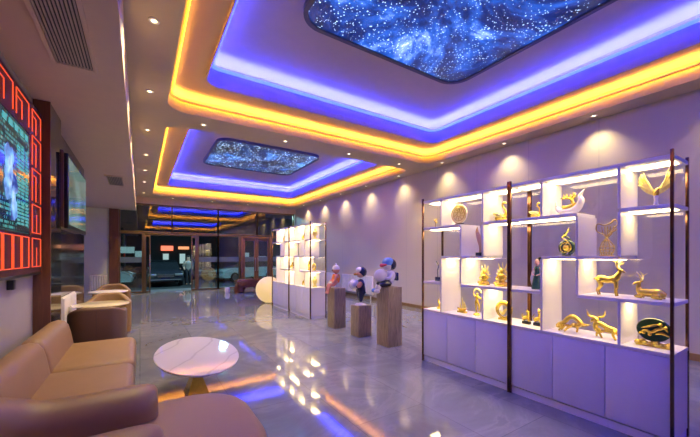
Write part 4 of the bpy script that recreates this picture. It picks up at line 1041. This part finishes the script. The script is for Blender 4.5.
MB().tube([(0.06, -0.07, 0.59), (0.105, -0.035, 0.585), (0.115, 0, 0.585), (0.105, 0.035, 0.585), (0.06, 0.07, 0.59)], [0.012, 0.022, 0.024, 0.022, 0.012], 10, 4).build('visor', M['visor'], t)
MB().ball((0.125, 0, 0.395), 0.10, 24, 16).build('ball', M['toywhite'], t)
for q in (-1, 1): MB().tube([(0.02, q * 0.09, 0.42), (0.05, q * 0.105, 0.385), (0.07, q * 0.10, 0.36)], [0.04, 0.045, 0.036], 10, 3).build('cuff', M['coral'], t)

t = thing('toy_figure', 'seated art toy in a blue helmet hugging a large white ball', 'figurine', (3.57, 4.32, 0.98), PI - 0.3, FT)
v = [(-0.04, 0, 0.085), (-0.035, 0, 0.16), (-0.02, 0, 0.23), (0.0, 0, 0.28), (0.03, 0.055, 0.065), (0.12, 0.06, 0.06), (0.19, 0.06, 0.03), (0.225, 0.06, -0.05), (0.03, -0.055, 0.065), (0.12, -0.06, 0.06), (0.19, -0.06, 0.03), (0.225, -0.06, -0.05), (-0.02, 0.095, 0.22), (0.03, 0.125, 0.16), (0.11, 0.10, 0.13), (-0.02, -0.095, 0.22), (0.03, -0.125, 0.16), (0.11, -0.10, 0.13)]
e = [(0, 1), (1, 2), (2, 3), (0, 4), (4, 5), (5, 6), (6, 7), (0, 8), (8, 9), (9, 10), (10, 11), (2, 12), (12, 13), (13, 14), (2, 15), (15, 16), (16, 17)]
r = [0.08, 0.085, 0.07, 0.045, 0.052, 0.045, 0.036, 0.03, 0.052, 0.045, 0.036, 0.03, 0.038, 0.034, 0.028, 0.038, 0.034, 0.028]
skin('body', v, e, r, M['toywhite'], t)
for q in (-1, 1):
    MB().tube([(0.02, q * 0.057, 0.062), (0.12, q * 0.062, 0.06), (0.185, q * 0.062, 0.032)], [0.056, 0.052, 0.044], 12, 4).build('trouser_leg', M['navy'], t)
    MB().ball((0.245, q * 0.062, -0.065), (0.055, 0.04, 0.038), 16, 10).build('shoe', M['toyblue' if q < 0 else 'toywhite'], t)
MB().ball((0.03, 0, 0.37), (0.095, 0.10, 0.095), 24, 16).build('head', M['toywhite'], t)
MB().ball((0.022, 0, 0.405), (0.105, 0.11, 0.095), 26, 16).build('helmet', M['toyblue'], t)
MB().ball((-0.035, 0, 0.375), (0.085, 0.112, 0.098), 22, 14).build('helmet_back', M['navy'], t)
MB().tube([(0.085, -0.08, 0.375), (0.13, -0.04, 0.365), (0.142, 0, 0.36), (0.13, 0.04, 0.365), (0.085, 0.08, 0.375)], [0.014, 0.028, 0.032, 0.028, 0.014], 12, 4).build('visor', M['pinkvisor'], t)
MB().ball((0.16, 0, 0.19), 0.115, 26, 16).build('ball', M['toywhite'], t)
MB().box(-0.15, -0.11, -0.06, 0.06, 0.10, 0.24, 0.018).build('backpack', M['navy'], t)

# ------------------------------------------------------------------ globe, bench, radiators
t = thing('globe_lamp', 'large glowing globe lamp on the floor beside the far display cabinet', 'lamp', (3.48, 10.22, 0))
MB().ball((0, 0, 0.425), 0.415, 40, 24).build('globe', M['globe'], t)
MB().lathe([(0.12, 0.0), (0.125, 0.012), (0.11, 0.03)], 28).build('base', M['white'], t)
pl = bpy.data.lights.new('globe_light', 'POINT'); pl.energy = 18; pl.color = (1, 0.72, 0.36); pl.shadow_soft_size = 0.42
po = bpy.data.objects.new('globe_light', pl); C.objects.link(po); po.location = (3.48, 10.22, 0.425); pl.energy = 0

def root_table():
    t = thing('carved_tea_table', 'dark red carved wooden tea table near the entrance doors', 'table', (3.85, 13.7, 0))
    m = MB(); m.prism([(-0.55, 0.30), (-0.56, 0.46), (-0.50, 0.53), (-0.2, 0.55), (0.3, 0.53), (0.56, 0.55), (0.6, 0.45), (0.55, 0.28), (0.3, 0.22), (-0.2, 0.21)], -0.3, 0.3, 0.03); m.build('slab_top', M['redwood'], t)
    for x in (-0.42, 0.42):
        l = MB(); l.tube([(x * 0.8, 0, 0.32), (x * 1.05, 0.0, 0.16), (x, 0, 0.04)], [0.24, 0.2, 0.22], 14, 4); 
        for v in l.bm.verts: v.co.z = max(0.0, v.co.z)
        l.build('leg', M['redwood'], t)
root_table()
t = thing('small_stool', 'small pale drum stool at the end of the carved tea table', 'stool', (2.98, 13.85, 0)); t.scale = (0.72, 0.72, 0.75)
MB().lathe([(0.11, 0.0), (0.14, 0.06), (0.145, 0.2), (0.12, 0.27)], 24).build('body', M['toywhite'], t)
MB().lathe([(0.12, 0.27), (0.125, 0.285), (0.10, 0.30)], 24).build('seat', M['toywhite'], t)

def radiator(label, loc, rz, L, z0, z1, n):
    t = thing('radiator', label, 'radiator', loc, rz, 'white radiators')
    m = MB()
    for i in range(n):
        y = -L / 2 + (i + 0.5) * L / n; m.box(-0.055, -0.015, y - L / n * 0.36, y + L / n * 0.36, z0, z1, 0.008)
    m.build('fins', M['rad'], t)
    MB().box(-0.075, 0.0, -L / 2 - 0.03, L / 2 + 0.03, z1, z1 + 0.03, 0.004).build('top_cover', M['rad'], t)
    for y in (-L / 2 - 0.02, L / 2 + 0.02): MB().box(-0.07, 0.0, y - 0.012, y + 0.012, z0 - 0.02, z1, 0.003).build('end_panel', M['rad'], t)
    MB().box(-0.045, -0.02, -L / 2, L / 2, z0 - 0.05, z0, 0.004).build('pipe', M['steel'], t)
    for y in (-L / 2 + 0.1, L / 2 - 0.1): MB().box(-0.045, -0.005, y - 0.015, y + 0.015, 0.0, z0 - 0.03, 0.003).build('foot', M['rad'], t)
radiator('long white radiator on the plain wall behind the pedestals', (6.68, 9.9, 0), 0, 1.9, 0.18, 0.78, 18)
radiator('white radiator on the plain wall nearer the far display cabinet', (6.68, 12.25, 0), 0, 1.5, 0.18, 0.78, 14)
radiator('small white radiator on the pale end wall beyond the armchairs', (-1.32, YB - 0.12, 0), PI / 2, 0.46, 0.22, 0.74, 6)

# ------------------------------------------------------------------ outside: street, cars, person, far shops
ZG = -0.22
box_struct('ground_street', -30, 45, YB + 1.6, 70, ZG - 0.1, ZG, M['asphalt'])
box_struct('path_step', -4, 9, YB + 0.12, YB + 1.6, ZG - 0.1, -0.03, M['step'])
def car(label, loc, rz, paint):
    t = thing('parked_car', label, 'car', loc, rz, 'cars parked outside the glass front')
    # local x = length, front at -x
    body = [(-2.2, 0.32), (-2.25, 0.55), (-2.18, 0.72), (-1.9, 0.84), (-1.05, 0.96), (1.85, 1.0), (2.2, 0.92), (2.26, 0.6), (2.2, 0.32)]
    secs = []
    for y, k, dz in ((-0.88, 0.955, 0.02), (-0.9, 0.985, 0.0), (-0.84, 1, 0), (0.84, 1, 0), (0.9, 0.985, 0.0), (0.88, 0.955, 0.02)): secs.append([(x * k, y, 0.3 + (z - 0.3) * k + dz) for x, z in body])
    MB().loft(secs).build('body', M[paint], t)
    cab = [(-1.1, 0.94), (-0.45, 1.42), (0.0, 1.48), (1.2, 1.46), (1.95, 0.98)]
    MB().loft([[(x * 0.97, y, z - (0.0 if abs(y) < 0.7 or z < 1.2 else 0.06)) for x, z in cab] if abs(y) < 0.7 else [(x, y * (1.0 if z < 1.2 else 0.86), z - (0.0 if z < 1.2 else 0.04)) for x, z in cab] for y in (-0.8, -0.55, 0.55, 0.8)]).build('windows', M['carglass'], t)
    MB().loft([[(x, y, z) for x, z in [(-0.5, 1.42), (0.0, 1.495), (1.22, 1.475), (1.35, 1.40)]] for y in (-0.66, -0.5, 0.5, 0.66)]).build('roof', M[paint], t)
    for x in (-1.4, 1.4):
        for y in (-0.80, 0.80):
            w = MB().lathe([(0.20, -0.10), (0.31, -0.11), (0.33, -0.06), (0.33, 0.06), (0.31, 0.11), (0.20, 0.10)], 24, (x, y, 0.33), 'Y').build('wheel', M['tyre'], t)
            MB().lathe([(0.02, -0.112), (0.2, -0.105), (0.2, 0.105), (0.02, 0.112)], 18, (x, y, 0.33), 'Y').build('rim', M['steel'], w)
    for y in (-0.64, 0.64): MB().box(-2.26, -2.12, y - 0.2, y + 0.2, 0.62, 0.74, 0.02).build('headlight', M['lampclear'], t)
    MB().box(-2.27, -2.2, -0.4, 0.4, 0.56, 0.72, 0.01).build('grille', M['black'], t)
    gr = MB()
    for z in (0.585, 0.64, 0.695): gr.box(-2.285, -2.268, -0.4, 0.4, z - 0.008, z + 0.008)
    gr.box(-2.285, -2.24, -0.75, 0.75, 0.40, 0.43); gr.build('chrome_trim', M['lampclear'], t, smooth=False)
    MB().box(-2.285, -2.26, -0.22, 0.22, 0.43, 0.54, 0.004).build('number_plate', M['navy'], t)
    for y in (-0.98, 0.98): MB().ball((-0.75, y, 0.98), (0.08, 0.1, 0.06), 12, 8).build('wing_mirror', M[paint], t)
    return t
c0 = car('black car parked nose-on facing the open entrance', (1.20, 22.9, ZG), PI / 2, 'carblack')
dw = car('white car parked outside the tall pane beside the entrance', (-2.5, 22.3, ZG), PI * 0.97, 'carwhite')
c2 = car('white car parked outside near the wooden doors', (6.2, 23.2, ZG), 0.35, 'carwhite')
dup(c0, (12.6, 26.5, ZG), PI / 2, 'dark car parked outside beyond the wooden doors')
dup(c0, (3.9, 27.5, ZG), PI / 2 + 0.1, 'dark car parked outside behind the white car and the entrance')
# person standing beside the car
t = thing('person', 'person in pale shirt and dark trousers standing outside beside the black car', 'person', (2.42, 21.6, ZG), 0)
v = [(0, 0, 0.92), (0, 0, 1.1), (0, 0, 1.32), (0, 0, 1.45), (0.0, -0.02, 1.58), (0.09, 0, 0.86), (0.10, -0.02, 0.48), (0.11, 0.0, 0.09), (0.11, -0.14, 0.04), (-0.09, 0, 0.86), (-0.10, 0.02, 0.48), (-0.10, 0.05, 0.09), (-0.10, -0.1, 0.04), (0.19, 0, 1.36), (0.24, 0.02, 1.1), (0.2, -0.12, 0.9), (-0.19, 0, 1.36), (-0.24, 0.02, 1.1), (-0.2, -0.1, 0.9), (0, -0.02, 1.68)]
e = [(0, 1), (1, 2), (2, 3), (3, 4), (4, 19), (0, 5), (5, 6), (6, 7), (7, 8), (0, 9), (9, 10), (10, 11), (11, 12), (2, 13), (13, 14), (14, 15), (2, 16), (16, 17), (17, 18)]
r = [0.13, 0.12, 0.14, 0.055, 0.095, 0.09, 0.062, 0.045, 0.04, 0.09, 0.062, 0.045, 0.04, 0.058, 0.045, 0.036, 0.058, 0.045, 0.036, 0.085]
skin('body', v, e, r, M['skin'], t)
MB().tube([(0, 0, 0.93), (0, 0, 1.08), (0, 0, 1.30), (0, 0, 1.43)], [0.165, 0.16, 0.185, 0.08], 18, 4, False, 0.75).build('shirt', M['shirt'], t)
for q in (-1, 1):
    MB().tube([(q * 0.085, 0, 0.95), (q * 0.10, -0.01, 0.5), (q * 0.108, 0.01, 0.08)], [0.12, 0.085, 0.065], 14, 4).build('trouser_leg', M['trousers'], t)
    MB().tube([(q * 0.17, 0, 1.39), (q * 0.22, 0.01, 1.22), (q * 0.24, 0.02, 1.1)], [0.075, 0.068, 0.06], 12, 3).build('sleeve', M['shirt'], t)
MB().ball((0, 0.015, 1.68), (0.1, 0.11, 0.1), 16, 10).build('hair', M['hair'], t)

def far_shop(label, x0, x1, y, h, wins, signs):
    t = thing('shop_building', label, 'building', ((x0 + x1) / 2, y, ZG), 0, 'buildings across the street')
    hw = (x1 - x0) / 2
    MB().box(-hw, hw, 0, 6, 0, h).build('wall', M['shopdark'], t, smooth=False)
    for (x, z, w, hh) in wins:
        f = MB().box(x - w / 2 - 0.08, x + w / 2 + 0.08, -0.08, 0, z - 0.08, z + hh + 0.08).build('window_frame', M['black'], t, smooth=False)
        MB().box(x - w / 2, x + w / 2, -0.1, -0.085, z, z + hh).build('window_pane', M['winlit'], f, smooth=False)
    for (x, z, w, hh, mm) in signs:
        MB().box(x - w / 2, x + w / 2, -0.35, -0.12, z, z + hh, 0.05).build('sign_panel', M[mm], t)
far_shop('dark shop building across the street with orange signs and lit windows', -4.5, 12.5, 38, 9,
         [(-1.8, 0.95, 0.5, 1.0), (-0.3, 0.95, 0.5, 1.0), (-5.2, 2.0, 1.5, 0.6), (-4.1, 1.2, 0.6, 1.0), (6.3, 1.6, 0.5, 0.5), (8, 1.0, 1.2, 0.7)],
         [(-1.7, 2.25, 1.1, 0.5, 'signorange'), (-0.2, 2.4, 1.0, 0.3, 'signwarm')])
far_shop('dark building across the street at the far side with pale lit windows', -15, -5, 36, 8,
         [(0.6, 2.0, 1.6, 0.8), (3.2, 1.0, 1.2, 1.6), (-1.5, 2.2, 1.4, 0.7), (4.2, 2.2, 0.8, 0.7)], [(2.4, 3.6, 2.0, 0.4, 'signwarm')])
far_shop('low dark building across the street beyond the wooden doors with small warm windows', 13, 34, 40, 6.5,
         [(-6, 1.2, 0.7, 0.7), (-3.5, 0.8, 1.2, 1.2), (2, 1.0, 2.0, 1.0)], [(-7.5, 1.9, 0.9, 0.5, 'signwarm')])

# unseen point lights added to brighten the cars outside
def arealight(name, loc, rot, sx, sy, e, col):
    l = bpy.data.lights.new(name, 'AREA'); l.shape = 'RECTANGLE'; l.size = sx; l.size_y = sy; l.energy = e; l.color = col
    o = bpy.data.objects.new(name, l); C.objects.link(o); o.location = loc; o.rotation_euler = rot
for x in (-3, 4, 11):
    l = bpy.data.lights.new('street_lamp_light', 'POINT'); l.energy = 380; l.color = (0.45, 0.88, 1.0); l.shadow_soft_size = 0.2
    o = bpy.data.objects.new('street_lamp_light', l); C.objects.link(o); o.location = (x, 19.6, 4.6)

# ------------------------------------------------------------------ world, camera, view
w = bpy.data.worlds.new('World'); sc.world = w; w.use_nodes = True
w.node_tree.nodes['Background'].inputs['Color'].default_value = (0.010, 0.014, 0.03, 1)
w.node_tree.nodes['Background'].inputs['Strength'].default_value = 0.6
cam = bpy.data.cameras.new('Camera'); co = bpy.data.objects.new('Camera', cam); C.objects.link(co)
co.location = (0, 0, 1.5); co.rotation_euler = (PI / 2, 0, -math.atan2(210, 327))
cam.sensor_fit = 'HORIZONTAL'; cam.sensor_width = 36; cam.lens = 327 / 700 * 36; cam.shift_y = 37.5 / 700; cam.clip_end = 200
sc.camera = co
vs = sc.view_settings; vs.view_transform = 'Standard'; vs.look = 'None'; vs.gamma = 1.0; vs.use_curve_mapping = False; vs.exposure = 1.08
try:
    sc.cycles.use_denoising = True; sc.cycles.max_bounces = 10; sc.cycles.diffuse_bounces = 5; sc.cycles.glossy_bounces = 5; sc.cycles.transparent_max_bounces = 12
    sc.cycles.sample_clamp_indirect = 6.0; sc.cycles.caustics_reflective = False; sc.cycles.caustics_refractive = False
except Exception: pass
